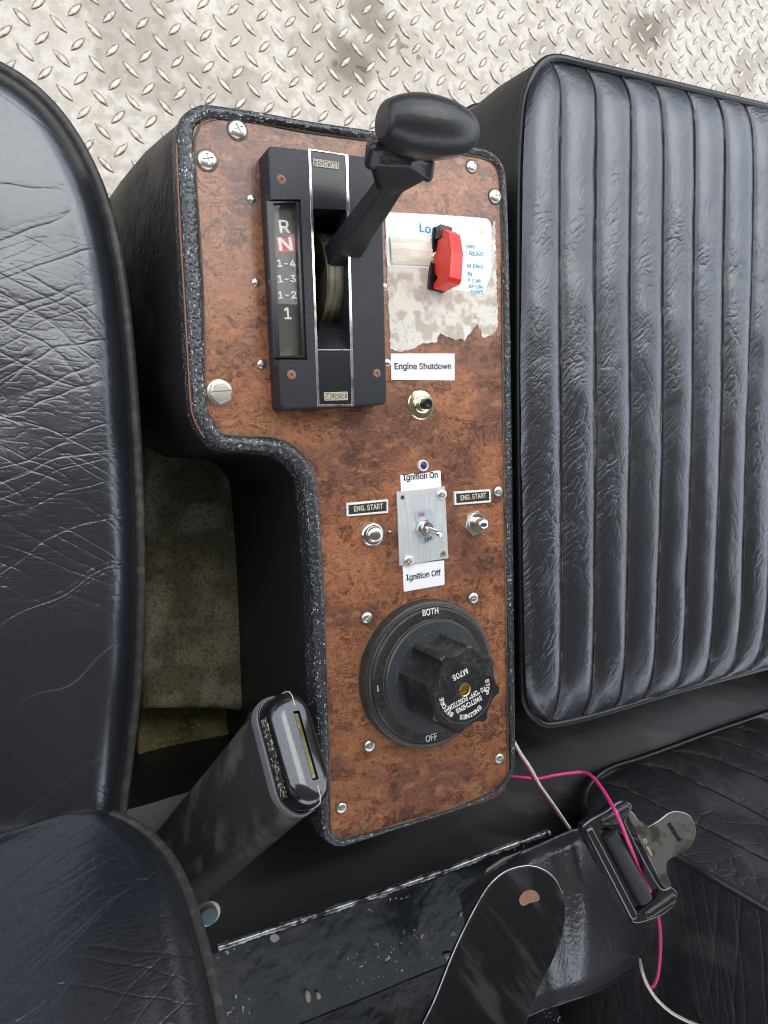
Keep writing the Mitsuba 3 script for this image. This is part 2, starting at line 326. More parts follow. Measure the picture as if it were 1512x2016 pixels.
mat('black_paint', proc(paint_col), rough=.24, spec=.18, bump=lambda p, n, uv: fbm(p.x * 60, p.y * 60, p.z * 60), scale=.0012)
def smear_col(p, n, uv):
    u, v = p.x * .9 - p.y * .3, p.x * .3 + p.y * .9
    d = smoothstep(.48, .70, fbm(u * 14, v * 46, p.z * 20, octaves=4))
    return mix((.010, .011, .012), (.075, .068, .056), d * .7 * smoothstep(.38, .55, p.x))
mat('smeared_paint', proc(smear_col), rough=.34, spec=.35)
mat('weld_metal', proc(lambda p, n, uv: mix((.03, .032, .036), (.50, .52, .54), smoothstep(.34, .60, fbm(p.x * 90, p.y * 110, p.z * 110, octaves=4)))), rough=.26, metal=.7)
mat('bare_primer', proc(lambda p, n, uv: mix((.20, .19, .16), (.36, .34, .29), fbm(p.x * 70, p.y * 70, p.z * 70))), rough=.6)
def blade_col(p, n, uv):
    s = smoothstep(.48, .80, fbm(p.x * 110 + p.y * 60, p.y * 26 - p.x * 14, p.z * 30, octaves=5))
    return mix((.008, .008, .009), (.06, .06, .058), s * .55)
mat('scuffed_paint', proc(blade_col), rough=.38, spec=.25)
mat('flap_vinyl', (.020, .020, .023), rough=.36, spec=1.0, clearcoat=.8, clearcoat_gloss=.7, bump=lambda p, n, uv: noise(p.x * 560, p.y * 560, p.z * 560) + .5 * noise(p.x * 260, p.y * 260, p.z * 260), scale=.0005, eps=.0004)
mat('sleeve_rubber', proc(lambda p, n, uv: mix((.022, .020, .018), (.13, .105, .08), smoothstep(.50, .78, fbm(p.x * 50, p.y * 34, p.z * 50, octaves=4)) * .55)), rough=.55)
mat('webbing', proc(lambda p, n, uv: mix((.010, .010, .011), (.05, .05, .052), noise(p.x * 1500, p.y * 1500, p.z * 1500))), rough=.7)
mat('pink_wire', (.68, .045, .22), rough=.4)
mat('white_wire', (.78, .74, .64), rough=.45)
mat('lamp_lens', (.045, .03, .11), rough=.15)
mat('cup_white', (.72, .70, .70), rough=.3)
mat('bolt_blue', (.10, .14, .16), rough=.6, spec=.3)
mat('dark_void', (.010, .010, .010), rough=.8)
mat('roof_canvas', (.42, .39, .33), rough=.9)
mat('bulkhead_paint', (.05, .05, .045), rough=.7)

# ------------------------------------------------------------------ the setting: diamond plate floor, the cabin's roof and sides
def slab(x0, x1, y0, y1, z0, z1): return trimesh.creation.box(bounds=[[x0, y0, z0], [x1, y1, z1]])
fl = grid([[[x, y, 0] for x in np.linspace(-1.6, 2.2, 39)] for y in np.linspace(-1.6, 2.2, 39)], flip=True)
add(None, 'floor', fl, 'floor_aluminium', smooth=False); labels['floor'] = {'kind': 'structure', 'label': 'worn dirty aluminium diamond plate floor ahead of the seats'}
ga, gb, g0 = at(82.5 + 69, 75 + 12, -HP) - at(82.5, 75, -HP), at(82.5 + 5, 145, -HP) - at(82.5, 75, -HP), at(82.5, 75, -HP)
pitch = (np.linalg.norm(ga[:2]) + np.linalg.norm(gb[:2])) / 2
gx = unit(ga + np.array([-gb[1], gb[0], 0]) * -1 if False else ga); gy = np.array([-gx[1], gx[0], 0])
def lug_mesh(L, W, H):
    t = np.linspace(0, 1, 9); w = np.sin(np.pi * t) ** .8
    base = np.r_[np.c_[(t - .5) * L, w * W / 2], np.c_[(.5 - t[1:-1]) * L, -w[1:-1] * W / 2]]
    base = ccw(base); loops = [(base, -.0005), (base * .97, H * .25), (base * [.86, .74], H * .8), (base * [.70, .40], H)]
    return cat(rings(loops), cap(loops[-1][0], H))
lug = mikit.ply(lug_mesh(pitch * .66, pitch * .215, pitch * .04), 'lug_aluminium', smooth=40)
lug_v = lug_mesh(pitch * .66, pitch * .215, pitch * .04); near, rest = [], []
for i in range(-14, 34):
    for j in range(-24, 26):
        for s in (0, 1):
            c = g0 + gx * pitch * (i + s * .5) + gy * pitch * (j + s * .5)
            ang = math.atan2(gx[1], gx[0]) + (1 if s == 0 else -1) * math.radians(46)
            q = MW @ (c - CAM); px, py = 756 + F * q[0] / q[2], 1008 + F * q[1] / q[2]
            M = mi.ScalarTransform4f().translate(c.tolist()).rotate([0, 0, 1], math.degrees(ang))
            hid = py > 215 and 290 < px < 1000 or py > 125 + max(0, px - 1100) * .23 and px > 1010 or px < 300 and py > 120 + px * 1.1 + 60
            if q[2] > 0 and -30 < px < 1540 and -30 < py < 440 and not hid: near.append((py, M))
            elif -1.5 < c[0] < 2.1 and -.3 < c[1] < 2.1: rest.append((c, ang))
for k, (_, M) in enumerate(sorted(near, key=lambda t: -t[0])[:300]):
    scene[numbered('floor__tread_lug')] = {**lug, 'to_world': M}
vs = []
for c, a in rest:
    R = np.array([[math.cos(a), math.sin(a), 0], [-math.sin(a), math.cos(a), 0], [0, 0, 1]])
    vs.append(tm(lug_v.vertices @ R + c, lug_v.faces))
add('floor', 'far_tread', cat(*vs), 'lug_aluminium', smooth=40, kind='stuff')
add(None, 'ceiling', slab(-1.0, 1.75, -1.3, ROOF_Y, ROOF_Z, ROOF_Z + .03), 'roof_canvas', smooth=False); labels['ceiling'] = {'kind': 'structure'}
add(None, 'front_wall', slab(-1.6, 2.2, 1.55, 1.6, .005, .78), 'bulkhead_paint', smooth=False); labels['front_wall'] = {'kind': 'structure'}
add(None, 'rear_wall', slab(-1.0, 1.75, -1.03, -1.0, .005, .62), 'bulkhead_paint', smooth=False); labels['rear_wall'] = {'kind': 'structure'}
add(None, 'side_wall', cat(slab(1.72, 1.75, -.998, WALL_Y, .005, HP + .12), slab(1.72, 1.75, -.998, WALL_Y, HP + .72, ROOF_Z - .002)), 'bulkhead_paint', smooth=False); labels['side_wall'] = {'kind': 'structure'}
add(None, 'side_wall', slab(-.93, -.9, -.998, WALL_Y, .005, ROOF_Z - .002), 'bulkhead_paint', smooth=False); labels['side_wall_001'] = {'kind': 'structure'}

# ------------------------------------------------------------------ control console
outer_px = [(350, 279), (350, 246), (363, 220), (389.6, 203), (416, 201.5), (505, 214.7), (604.5, 233), (713.7, 249.4), (830, 268), (937, 285.7), (965.6, 294), (985, 311), (996.7, 335), (1001, 376),
            (1005, 489), (1009, 659), (1010, 739), (1014, 1057), (1016.8, 1333), (1016.8, 1485), (1010.7, 1524.6), (992.5, 1552), (965, 1570), (873.8, 1604), (782.5, 1634), (700, 1663), (670, 1670.7), (645.6, 1661.5),
            (632, 1637), (627, 1576), (618, 1272), (611, 1120), (600.7, 983), (590.6, 938), (566, 907.5), (533.6, 895), (484.8, 891), (444, 889), (419.7, 877), (399, 852.5), (387, 828), (378, 790), (364.8, 577), (355, 411.5)]
inner_px = [(383, 289), (389.6, 259.4), (399.5, 238), (422.7, 229.6), (472, 234.6), (525, 246), (604.5, 261), (713.7, 276), (820, 291), (917.5, 306), (951.4, 312.6), (974, 325), (984, 348), (985.5, 390),
            (987.6, 489), (988, 640), (991, 900), (994, 1120), (998.5, 1485), (997, 1525), (977, 1561), (873.8, 1594.6), (782.5, 1622), (700, 1649), (676, 1655), (660.8, 1649),
            (651.7, 1630), (650, 1576), (642.6, 1333), (637, 1160), (625, 983), (621, 942), (607, 909.5), (586.5, 885), (558, 867), (525.5, 858.6), (484.8, 858.6), (444, 854.6), (424, 846), (409.5, 828), (406, 790), (403, 676), (398, 544), (389.6, 411.5)]
ZT = .022
con = thing('control_console', 'tall L-shaped console with burl wood laminate face and worn black edging between the seats', 'console')
OUT = ccw(catmull(A2(outer_px, .004), 420, True)); INN = ccw(catmull(A2(inner_px, 0), 420, True))
wid = np.array([Point(p).distance(Polygon(INN).exterior) for p in OUT])
wid = np.convolve(np.r_[wid[-15:], wid, wid[:15]], np.ones(31) / 31, 'valid')
prof = [(0, -.016), (0, -.003), (.06, .0005), (.18, .0030), (.36, .0046), (.55, .005), (.75, .0044), (.9, .003), (1.0, .0008), (1.02, -.002)]
add(con, 'edge_trim', grid([np.c_[inset(OUT, wid[:, None] * u), np.full(420, HP + z)] for u, z in prof], closed_v=True), 'edge_trim_vinyl', smooth=60, label='black textured edge trim speckled white with wear')
pane = ccw(np.array(Polygon(INN).buffer(.0035).exterior.coords)[:-1])
slot0 = A2([(616, 412), (679, 415), (688, 687), (626, 686)], ZT)
vv, ff = trimesh.creation.triangulate_polygon(Polygon(pane).difference(Polygon(slot0).buffer(.004)), engine='earcut')
pk = add(con, 'wood_panel', fixn(tm(np.c_[vv, np.full(len(vv), HP)], ff), [0, 0, 1]), 'burl_laminate', smooth=False, label='reddish brown burl wood laminate face panel')
# the thin peeled film edge along the left side of the panel
add(con + '__wood_panel', 'film_edge', tube(A(bez([(402, 825), (398, 676), (393, 544), (385, 411), (380, 300), (388, 258), (402, 241), (425, 234)], 40), .0006), .0007, 6), 'raw_edge', smooth=True)
add(con + '__wood_panel', 'panel_joint', prism(A2([(537, 812), (543, 812), (538, 858), (532, 858)], 0), HP + .0002, HP + .0007), 'raw_edge', smooth=False)
O2 = inset(OUT, .0012)
wgt = np.clip((.30 - OUT[:, 0]) / .12, 0, 1) * np.clip((OUT[:, 1] - .02) / .05, 0, 1)
loops = []
for d, o in ((.015, -.0), (.03, .003), (.06, .008), (.10, .014), (.16, .020), (.24, .026), (HP - .002, .03)):
    loops.append((inset(O2, (-(o) * wgt)[:, None]), HP - d))
oi = [np.argmin(((OUT - p) ** 2).sum(1)) for p in A2([(416, 885), (352, 262)], .004)]
seg = OUT[min(oi):max(oi) + 1] if abs(oi[0] - oi[1]) < 210 else np.vstack([OUT[max(oi):], OUT[:min(oi) + 1]])
add(con, 'raw_edge', tube(np.c_[inset(seg, .0002)[2:-2], np.full(len(seg) - 4, HP - .0004)], .0007, 6), 'raw_edge', smooth=True, label='raw reddish edge of the board showing along the trim')
add(con, 'grime_line', tube(np.c_[inset(INN, -.0003), np.full(420, HP + .0006)], .0010, 6, True), 'grime', smooth=True)
add(con, 'shell', rings(loops), 'console_shell', smooth=50, label='dark moulded side shell of the console')
# the ledges in the nook beside the narrow part
zl = -.215
ledge = A2([(281, 760), (640, 760), (640, 1398), (520, 1398), (470, 1404), (440, 1399), (400, 1398), (330, 1399), (281, 1400)], zl)
add(con, 'ledge', prism(rounded(ledge, .004), HP - .335, HP + zl, .012, 5), 'dusty_shell', smooth=50, label='dust covered ledge in the nook beside the console')
low = A2([(281, 1300), (700, 1300), (700, 1440), (380, 1545), (262, 1592), (270, 1500)], -.28)
add(con, 'lower_ledge', prism(low, .004, HP - .28, .004), 'olive_paint', smooth=50, label='olive painted lower ledge in the nook')
dust = A2([(262, 1590), (380, 1544), (400, 1515), (330, 1535), (268, 1572)], -.28)
add(con, 'dust_strip', prism(dust, HP - .2815, HP - .279, .0006), 'bare_primer', smooth=False)

def screw_mesh(kind='phillips'):
    R = 1.0
    pr = [(R, 0), (R, .12), (.96, .28), (.85, .45), (.66, .58), (.4, .66), (.15, .69), (.02, .695)]
    m = lathe(pr, 28); m.merge_vertices()
    ring = np.c_[np.cos(np.arange(28) * 2 * np.pi / 28), np.sin(np.arange(28) * 2 * np.pi / 28)]
    body = man(cat(m, cap(ring, 0, False), cap(ring * pr[-1][0], pr[-1][1])))
    for w, l in ((.20, 1.05), (1.05, .20)):
        c = m3.Manifold.cube([w, l, .5], True).translate([0, 0, .64]); body = body - c
    body = body - m3.Manifold.sphere(.2, 12).translate([0, 0, .42])
    return unman(body)
SCREW = screw_mesh()
def put_screw(parent, px, py, rpx, z=0.0, m='zinc', name='panel_screw', label=None):
    c = at(px, py, z); s = rpx * np.linalg.norm(at(px, py + 1, z) - c)
    a = random.uniform(0, 1.5); q = SCREW.copy(); R = np.array([[math.cos(a), math.sin(a), 0], [-math.sin(a), math.cos(a), 0], [0, 0, 1]])
    q.vertices = (q.vertices @ R) * [s, s, s * .8] + c
    return add(parent, name, q, m, smooth=35, label=label)
for x, y, r in [(467, 256, 20), (407, 316, 21), (928, 328, 12.5), (974, 387, 15), (980.5, 967, 10.5), (722, 1216, 12), (931.6, 1177, 11.5), (727, 1468, 12), (982.5, 1493, 10.5), (672, 1590, 11)]:
    sk = put_screw(con, x, y, r, .0); sc_ = at(x, y, 0); sr = r * np.linalg.norm(at(x, y + 1, 0) - sc_)
    add(sk, 'grime_ring', tube(np.array([sc_ + [sr * 1.03 * math.cos(t), sr * 1.03 * math.sin(t), .0003] for t in np.linspace(0, 2 * math.pi, 30, endpoint=False)]), .0006, 6, True), 'grime', smooth=True)
for x, y, r in [(495, 391.6, 9), (504, 556, 9), (515, 717, 9.5), (757, 565, 8), (762, 714, 8)]:
    put_screw(con, x, y, r, .0, 'steel', 'small_screw')
c = at(432, 773, 0)                                   # slotted hex bolt on a flange
hexm = prism(np.array([[math.cos(a), math.sin(a)] for a in np.arange(6) * math.pi / 3 + .4]) * .0090, 0, .0055, .0012)
hm = man(hexm) - m3.Manifold.cube([.03, .0016, .003], True).rotate([0, 0, 4]).translate([0, 0, .0055])
hb = add(con, 'hex_bolt', xf(unman(hm), c + [0, 0, .001], *np.eye(3)), 'zinc', smooth=30, label='slotted hex head bolt beside the gear selector')
add(hb, 'washer', lathe([(0.001, .0016), (.0085, .0016), (.0098, .001), (.0098, 0)][::-1], 32, c), 'zinc')
for x, y in [(942, 1552), (717, 1625)]:
    c = at(x, y, 0)
    h = add(con, 'screw_hole', lathe([(.0031, .0002), (.0031, .0008), (.0022, .0008), (.0020, .00035), (.001, .0003), (.0001, .0003)], 24, c), 'brassy_chrome')
c = at(764, 1046, 0); add(con, 'rivet', lathe([(.0014, 0), (.0014, .003), (.0008, .004), (.0001, .0042)], 16, c), 'brassy_chrome', smooth=True)

# ------------------------------------------------------------------ gear selector
gs = thing('gear_selector', 'black gear selector with T-handle lever and letter window on the wood panel', 'gear selector')
body = rounded(A2([(527, 286), (751, 311.5), (762, 796), (554, 806.5)], ZT), .0035, 5)
hb_ = man(prism(body, HP + .0005, HP + ZT, .0016))
slot = A2([(613.5, 408), (682, 412), (691, 691), (624.5, 690)], ZT)
hb_ = hb_ - man(prism(slot, HP - .05, HP + .06))
colr = A2([(607, 292), (684.5, 305), (698, 799), (629, 800)], ZT)
hb_ = hb_ - man(prism(colr, HP + ZT - .0012, HP + .06))
win = A2([(480, 392), (592, 392.5), (605, 708.5), (490, 707)], ZT)
hb_ = hb_ - man(prism(win, HP + .0155, HP + .06))
win2 = A2([(537, 398), (585, 397.5), (597, 700), (550, 702)], .0155)
hb_ = hb_ - man(prism(win2, HP + .009, HP + .06))
add(gs, 'housing', unman(hb_), 'pebbled_plastic', smooth=25)
b1 = rounded(A2([(524, 394), (591, 394.5), (603.5, 706.5), (540, 705)], .0195), .0012, 3)
bz = man(prism(b1, HP + .0156, HP + .0195, .0008)) - man(prism(A2([(538, 400), (583.5, 398), (595, 699), (551.5, 701)], .0195), HP, HP + .1))
add(gs, 'window_bezel', unman(bz), 'gloss_plastic', smooth=25)
st = add(gs, 'letter_strip', prism(A2([(530, 390), (590, 390), (603, 708), (543, 710)], .0115), HP + .0095, HP + .0115), 'indicator_strip', smooth=False, label='dusty indicator strip with R N and number ranges')
add(gs, 'window', prism(A2([(536, 397), (585.5, 396), (597.5, 701), (549.5, 703)], .0162), HP + .0162, HP + .0163).slice_plane([0, 0, HP + .01625], [0, 0, 1]), 'clear_window', smooth=False)
add(st, 'red_tile', prism(A2([(544, 469), (581, 468), (582.5, 496), (545.5, 497)], .0117), HP + .0116, HP + .0119), 'ink_red', smooth=False)
for t, a, b, tall in [('R', (551, 458), (571, 458), .85), ('N', (550, 493), (577, 492), .72), ('1-4', (546, 525), (582, 525), .85), ('1-3', (547, 556), (583, 555), .85), ('1-2', (548, 588), (584, 587), .85), ('1', (560, 628), (574, 628), 1.0)]:
    add(st, 'lettering', text_on(t, a, b, .01195, True, tall=tall), 'ink_white', smooth=False)
# centre column: gloss plates, chrome strips
zc = ZT - .0009
add(gs, 'end_plate', prism(A2([(612, 297), (679, 306), (683, 413), (616, 410)], ZT), HP + zc - .0005, HP + ZT - .0002, .0002), 'gloss_plastic', smooth=20)
add(gs, 'end_plate', prism(A2([(625, 690), (690, 690), (692, 795), (628, 796)], ZT), HP + zc - .0005, HP + ZT - .0002, .0002), 'gloss_plastic', smooth=20)
add(gs, 'chute', grid([[at(625, 690, ZT - .0006), at(690, 690, ZT - .0006)], [at(627, 648, .008), at(690, 648, .008)], [at(630, 630, -.01), at(690, 630, -.01)]]), 'gloss_plastic', smooth=False)
for pts in ([(606.5, 293), (611.5, 294), (629, 800), (624.5, 800)], [(679.5, 304), (685, 305), (697, 799), (692, 799)], [(606.5, 292.5), (685, 304.5), (685, 307.5), (607, 295.5)], [(624, 797), (697, 796), (697, 800), (624, 800.5)], [(625, 688.5), (690, 688.5), (690, 690.5), (625, 690.5)]):
    q = pts
    if q[0] == (606.5, 293) : pass
    add(gs, 'chrome_strip', prism(A2(q, ZT), HP + ZT - .0006, HP + ZT + .0004 + .00015 * (len(scene) % 3), .0002), 'dirty_chrome', smooth=20)
for tile, t, a, b in [([(617, 313), (666, 320), (666.5, 332), (617.5, 326)], 'MORSE', (663, 321.5), (619, 315)), ([(638, 773), (684, 772), (684.5, 787), (639, 788)], 'MORSE', (641, 786), (682, 785))]:
    n_ = add(gs, 'name_tile', prism(A2(tile, ZT), HP + ZT - .0003, HP + ZT + .0003, .0002), 'ink_grey', smooth=20)
    add(n_, 'lettering', text_on(t, a, b, ZT + .0004, False, depth=.0004, tall=1.15 if t else 1), 'ink_gold', smooth=False)
    rim = [tile[0], tile[1], tile[2], tile[3]]
    add(n_, 'rim', tube(A(resample(rim, 60, True), ZT + .0004), .0003, 6, True), 'ink_gold', smooth=True)
for x, y, r in [(553, 354, 10), (573, 738, 10), (741, 735, 9)]:
    put_screw(gs, x, y, r, ZT - .001, 'rust', 'rusty_screw')
q0, q1 = at(606, 560, -.028), at(709, 566, -.028)
cyl = lathe([(0.0001, -.5), (.042, -.5), (.042, .5), (.0001, .5)], 48); cyl.vertices[:, 2] *= np.linalg.norm(q1 - q0)
ex = unit(q1 - q0); add(gs, 'quadrant', xf(cyl, (q0 + q1) / 2, np.array([0, 0, 1.0]), np.cross(ex, [0, 0, 1.0]) * -1, ex), 'quadrant_metal', smooth=40)
# lever
La, Lb = at(650, 528, -.002), at(776, 352, .082)
xw = unit(at(690, 560, 0) - at(630, 560, 0)); up = unit(Lb - La); sd = np.cross(up, xw)
lev = unman(m3.Manifold.batch_hull([ball(La + xw * .0115 + sd * .006, .0035), ball(La - xw * .0085 + sd * .006, .0035), ball(La + xw * .0115 - sd * .006, .0035), ball(La - xw * .0085 - sd * .006, .0035),
                                     ball(Lb + xw * .006 + sd * .004, .003), ball(Lb - xw * .006 + sd * .004, .003), ball(Lb + xw * .006 - sd * .004, .003), ball(Lb - xw * .006 - sd * .004, .003)]))
lv = add(gs, 'lever', lev, 'satin_plastic', smooth=35)
Yc = at(792, 338, .092)
Yl, Yr = at(730, 300, .098), at(846, 334, .092)
yoke = unman(man(hull((Lb - up * .010, .0072), (Lb, .0085), (Yl + [.006, -.004, -.004], .005), (Yr + [-.006, -.003, -.003], .005), (Yl + [.008, .004, .002], .005), (Yr + [-.010, .005, .002], .005), (Yc + [0, .004, .006], .006)))
             + man(hull((Yl + [.002, -.005, -.004], .0048), (Yl + [.002, .004, -.001], .0048), (Yl + [.001, .001, .003], .0045), (Yl + [.010, .003, 0], .006)))
             + man(hull((Yr + [-.001, -.004, -.002], .0042), (Yr + [-.001, .003, .001], .0042), (Yr + [-.010, .002, 0], .006))))
add(gs, 'yoke', yoke, 'satin_plastic', smooth=35)
Ka, Kb = at(752, 238, .114), at(939, 266, .114)
kx = unit(Kb - Ka); ky = unit(np.cross([0, 0, 1.0], kx)); kz = np.cross(kx, ky); KL = np.linalg.norm(Kb - Ka)
ts = np.linspace(0, 1, 34); rr = .0218 * np.sqrt(np.clip(1 - ((ts - .42) / .58) ** 2, 0, 1)) ** .92 * np.where(ts < .42, 1, 1)
rr = np.maximum(rr, .0002); rr = np.where(ts < .42, .0218 * (1 - .42 * (np.clip(.42 - ts, 0, 1) / .42) ** 2.2), rr)
kp = [(.0001, 0), (rr[0] * .8, 0), (rr[0] * .94, .0006 / KL)] + [(r, t + .0) for r, t in zip(rr, ts)][1:]
kn = lathe(kp, 44); kn.vertices[:, 2] *= KL; kn.vertices[:, 1] *= .94
add(gs, 'knob', xf(kn, Ka, kz, ky, kx), 'grip_rubber', smooth=50, label='rounded black T-handle grip with a flat end')

# ------------------------------------------------------------------ warning sticker, guarded switch
ws = thing('warning_sticker', 'torn white instruction sticker with faded blue print behind the red switch cover', 'sticker')
worn = [(758, 470), (760.6, 517.5), (765, 602), (767.7, 681.5), (776, 693), (800, 690), (815.7, 687), (826, 678), (832.7, 676), (848, 675), (861, 673), (862, 662), (866.6, 656), (880, 662), (895, 670), (905, 667), (914.7, 673), (919, 662), (926, 656), (932, 646), (940, 638), (945, 648), (951, 664), (960, 662), (971, 657), (977, 650), (980, 640), (979, 600), (978, 574), (976.5, 530), (975.5, 489), (975, 440), (972, 433), (969, 440), (968, 470), (940, 460)]
wp = A2(worn, .0003); wp = resample(wp, 220, True); wp += (meshkit.noise(np.c_[wp * 900, np.zeros(220)]) - .5)[:, None] * .0022
add(ws, 'torn_backing', prism(wp, HP + .0002, HP + .0006), 'torn_paper', smooth=False, label='dirty torn paper backing left below the sticker')
top = [(757.7, 418), (800, 419.5), (880, 424), (958.5, 430), (965, 436), (968, 450), (966, 490), (967, 540), (952, 579), (920, 575), (870, 566), (845, 546), (845, 528), (762, 524)]
add(ws, 'white_sheet', prism(resample(A2(top, .0008), 90, True), HP + .0007, HP + .0010), 'paper', smooth=False)
for t, a, b, tl in [('Lo', (826, 456), (848, 459), .9), ('ONS', (917, 489), (935, 489), .9), (': READ', (918, 502), (951, 505), .85), ('M ENG', (920, 527), (951, 529), .85), ('N', (922, 544), (929, 544), .9), ('X 2 MF', (921, 555), (948, 557), .9), ('AP ON', (922, 567), (950, 569), .9), ('/ PAWS', (922, 576.5), (951, 577.5), .8)]:
    add(ws, 'blue_lettering', text_on(t, a, b, .00102, True, tall=tl), 'ink_blue', smooth=False)
ra, rb = at(768, 494, .001), at(850, 500, .001); rx = unit(rb - ra); ry = np.array([-rx[1], rx[0], 0])
cur = grid([[ra + rx * s * np.linalg.norm(rb - ra) + ry * (.0115 * math.cos(t) * (1 - .06 * s)) + np.array([0, 0, .0019 * math.sin(t) + .0002]) for t in np.linspace(0.0, math.pi, 16)] for s in np.linspace(0, 1, 8)])
add(ws, 'curled_film', cur, 'curled_film', smooth=True, label='yellowed curl of clear film on the sticker')
sp = at(950, 452, .001); add(ws, 'brown_spot', lathe([(.0042, 0), (.003, .0004), (.0001, .0006)], 20, sp), 'curled_film')

gw = thing('guarded_switch', 'toggle switch under a bright red flip-up guard on the torn white sticker', 'switch')
o, ax, ay, az, gl = frame((858, 453), (848, 569), .001)        # x runs from the hinge to the open end
ay = -ay; W = .0125                                              # y to the left edge; body extends to -y (right)
def gl_(pts, y0, y1, b=.0008):
    m = prism(rounded(np.array(pts) * 1.0, .0012, 3), 0, abs(y1 - y0), b)
    return m
L = gl
pf = [(.001, .006), (.003, .014), (.008, .0215), (L * .5, .0285), (L * .93, .0295), (L * 1.0, .0275), (L * 1.02, .004), (L * .93, .0035), (L * .85, .010), (L * .76, .004), (L * .5, .0015), (L * .25, .004)]
def side_prism(pts, y0, y1, b=.0009):
    """Profile in the (length, height) plane, swept across the width."""
    p = rounded(np.array(pts), .0010, 4); m = rings([(inset(p, b), 0), (inset(p, b * .3), b * .3), (p, b), (p, abs(y1 - y0) - b), (inset(p, b * .3), abs(y1 - y0) - b * .3), (inset(p, b), abs(y1 - y0))])
    m = cat(m, cap(inset(p, b), 0, False), cap(inset(p, b), abs(y1 - y0)))
    return m
rt = -ay if np.dot(ay, [1, 0, 0]) < 0 else ay                    # towards the right of the photograph
gm = side_prism(pf, 0, W)
V = gm.vertices; gm.vertices = o + V[:, [0]] * ax + V[:, [1]] * az + V[:, [2]] * rt
if gm.volume < 0: gm = tm(V * 0 + gm.vertices, np.asarray(gm.faces)[:, ::-1])
add(gw, 'red_guard', gm, 'red_plastic', smooth=35)
bp = prism(rounded(np.array([[-.002, -.0035], [L + .001, -.0035], [L + .001, W + .001], [-.002, W + .001]]), .0015), 0, .002, .0005)
V = bp.vertices.copy(); bp.vertices = o + V[:, [0]] * ax + V[:, [1]] * rt + V[:, [2]] * az
add(gw, 'base_plate', bp, 'gloss_plastic', smooth=30)
hg = prism(rounded(np.array([[-.002, -.002], [.010, -.002], [.010, W - .002], [-.002, W - .002]]), .0012), .002, .0105, .001)
V = hg.vertices.copy(); hg.vertices = o + V[:, [0]] * ax + V[:, [1]] * rt + V[:, [2]] * az
add(gw, 'hinge', hg, 'gloss_plastic', smooth=30)
nb = lathe([(.0001, .0045), (.0062, .0045), (.0070, .004), (.0072, .002)][::-1], 24); add(gw, 'nut', xf(nb, o + ax * L * .5 + rt * .0035, *np.eye(3)), 'brassy_chrome', smooth=30)

# ------------------------------------------------------------------ paper labels and name plates
def sheet(name, label, pts, texts, z=.0004, th=.0003, mt='paper', ink='ink_black', catg='label', group=None):
    k = thing(name, label, catg, group)
    s = prism(A2(pts, z), HP + z - .0002, HP + z + th); add(k, 'sheet', s, mt, smooth=False)
    for t, a, b, tl, bo in texts: add(k, 'lettering', text_on(t, a, b, z + th + .00005, bo, tall=tl), ink, smooth=False)
    return k
sheet('paper_label', 'white paper label printed Engine Shutdown below the torn sticker', [(769, 696), (894.5, 696), (894.7, 748.7), (770, 748)], [('Engine Shutdown', (777, 727), (888.5, 726.5), 1.0, True)])
sheet('paper_label', 'torn white paper label printed Ignition On above the toggle plate', [(788, 935), (800, 936), (812, 932), (820, 934), (840, 931), (860, 926), (867, 927), (869, 968), (790, 976)], [('Ignition On', (794, 946), (862, 940), 1.05, True)])
sheet('paper_label', 'white paper label printed Ignition Off below the toggle plate', [(792.5, 1112), (874, 1103), (875, 1151), (795, 1165)], [('Ignition Off', (800, 1143), (868, 1132), 1.05, True)])
for lab, q, ta, tb in [('small black ENG. START name plate above the chrome dome button', [(682.5, 990.5), (764.5, 983), (764.5, 1010), (683.5, 1017)], (697, 1007), (754, 1001)),
                       ('small black ENG. START name plate above the hex nut button', [(894.6, 968), (966, 963), (967, 989), (895.5, 994.5)], (907, 985), (957, 979.5))]:
    k = thing('name_plate', lab, 'name plate')
    add(k, 'frame', prism(rounded(A2(q, .002), .0004, 2), HP + .0002, HP + .002, .0004), 'ink_white', smooth=30)
    c_ = np.mean(q, 0); ins = [tuple(np.array(p) + np.sign(c_ - np.array(p)) * [3.5, 4.2]) for p in q]
    add(k, 'field', prism(A2(ins, .0022), HP + .0018, HP + .0023), 'ink_black', smooth=False)
    add(k, 'lettering', text_on('ENG. START', ta, tb, .00235, True, tall=1.25), 'ink_gold', smooth=False)

# ------------------------------------------------------------------ push buttons, lamp, toggle
def hexa(r, a0): return np.array([[math.cos(a), math.sin(a)] for a in np.arange(6) * math.pi / 3 + a0]) * r
pb = thing('push_button', 'brassy push button with black plunger under the Engine Shutdown label', 'push button')
c = at(828, 797, 0)
add(pb, 'flange', lathe([(.0128, 0), (.0128, .0006), (.0120, .0012), (.0078, .0016), (.0074, .0018)], 44, c), 'brassy_chrome')
add(pb, 'collar', lathe([(.0080, .001), (.0080, .0035), (.0072, .0045), (.0056, .0052), (.0054, .007), (.0048, .0074), (.0044, .0070)], 40, c), 'brassy_chrome')
add(pb, 'plunger', lathe([(.0046, .004), (.0046, .0120), (.0043, .0127), (.0036, .0129), (.0020, .0126), (.0001, .0125)], 32, c), 'gloss_plastic', smooth=40)
pb = thing('push_button', 'domed chrome starter button below the lower ENG. START plate', 'push button')
c = at(731, 1052, 0)
add(pb, 'bezel', lathe([(.0104, 0), (.0104, .0022), (.0098, .0036), (.0086, .0044), (.0076, .0044), (.0074, .0036)], 44, c), 'chrome', smooth=40)
add(pb, 'cap', lathe([(.0072, .002), (.0072, .0062), (.0068, .0078), (.0058, .0090), (.0040, .0097), (.0020, .0100), (.0001, .0101)], 40, c), 'steel', smooth=45)
pb = thing('push_button', 'hex nut chrome starter button below the higher ENG. START plate', 'push button')
c = at(934, 1030, 0)
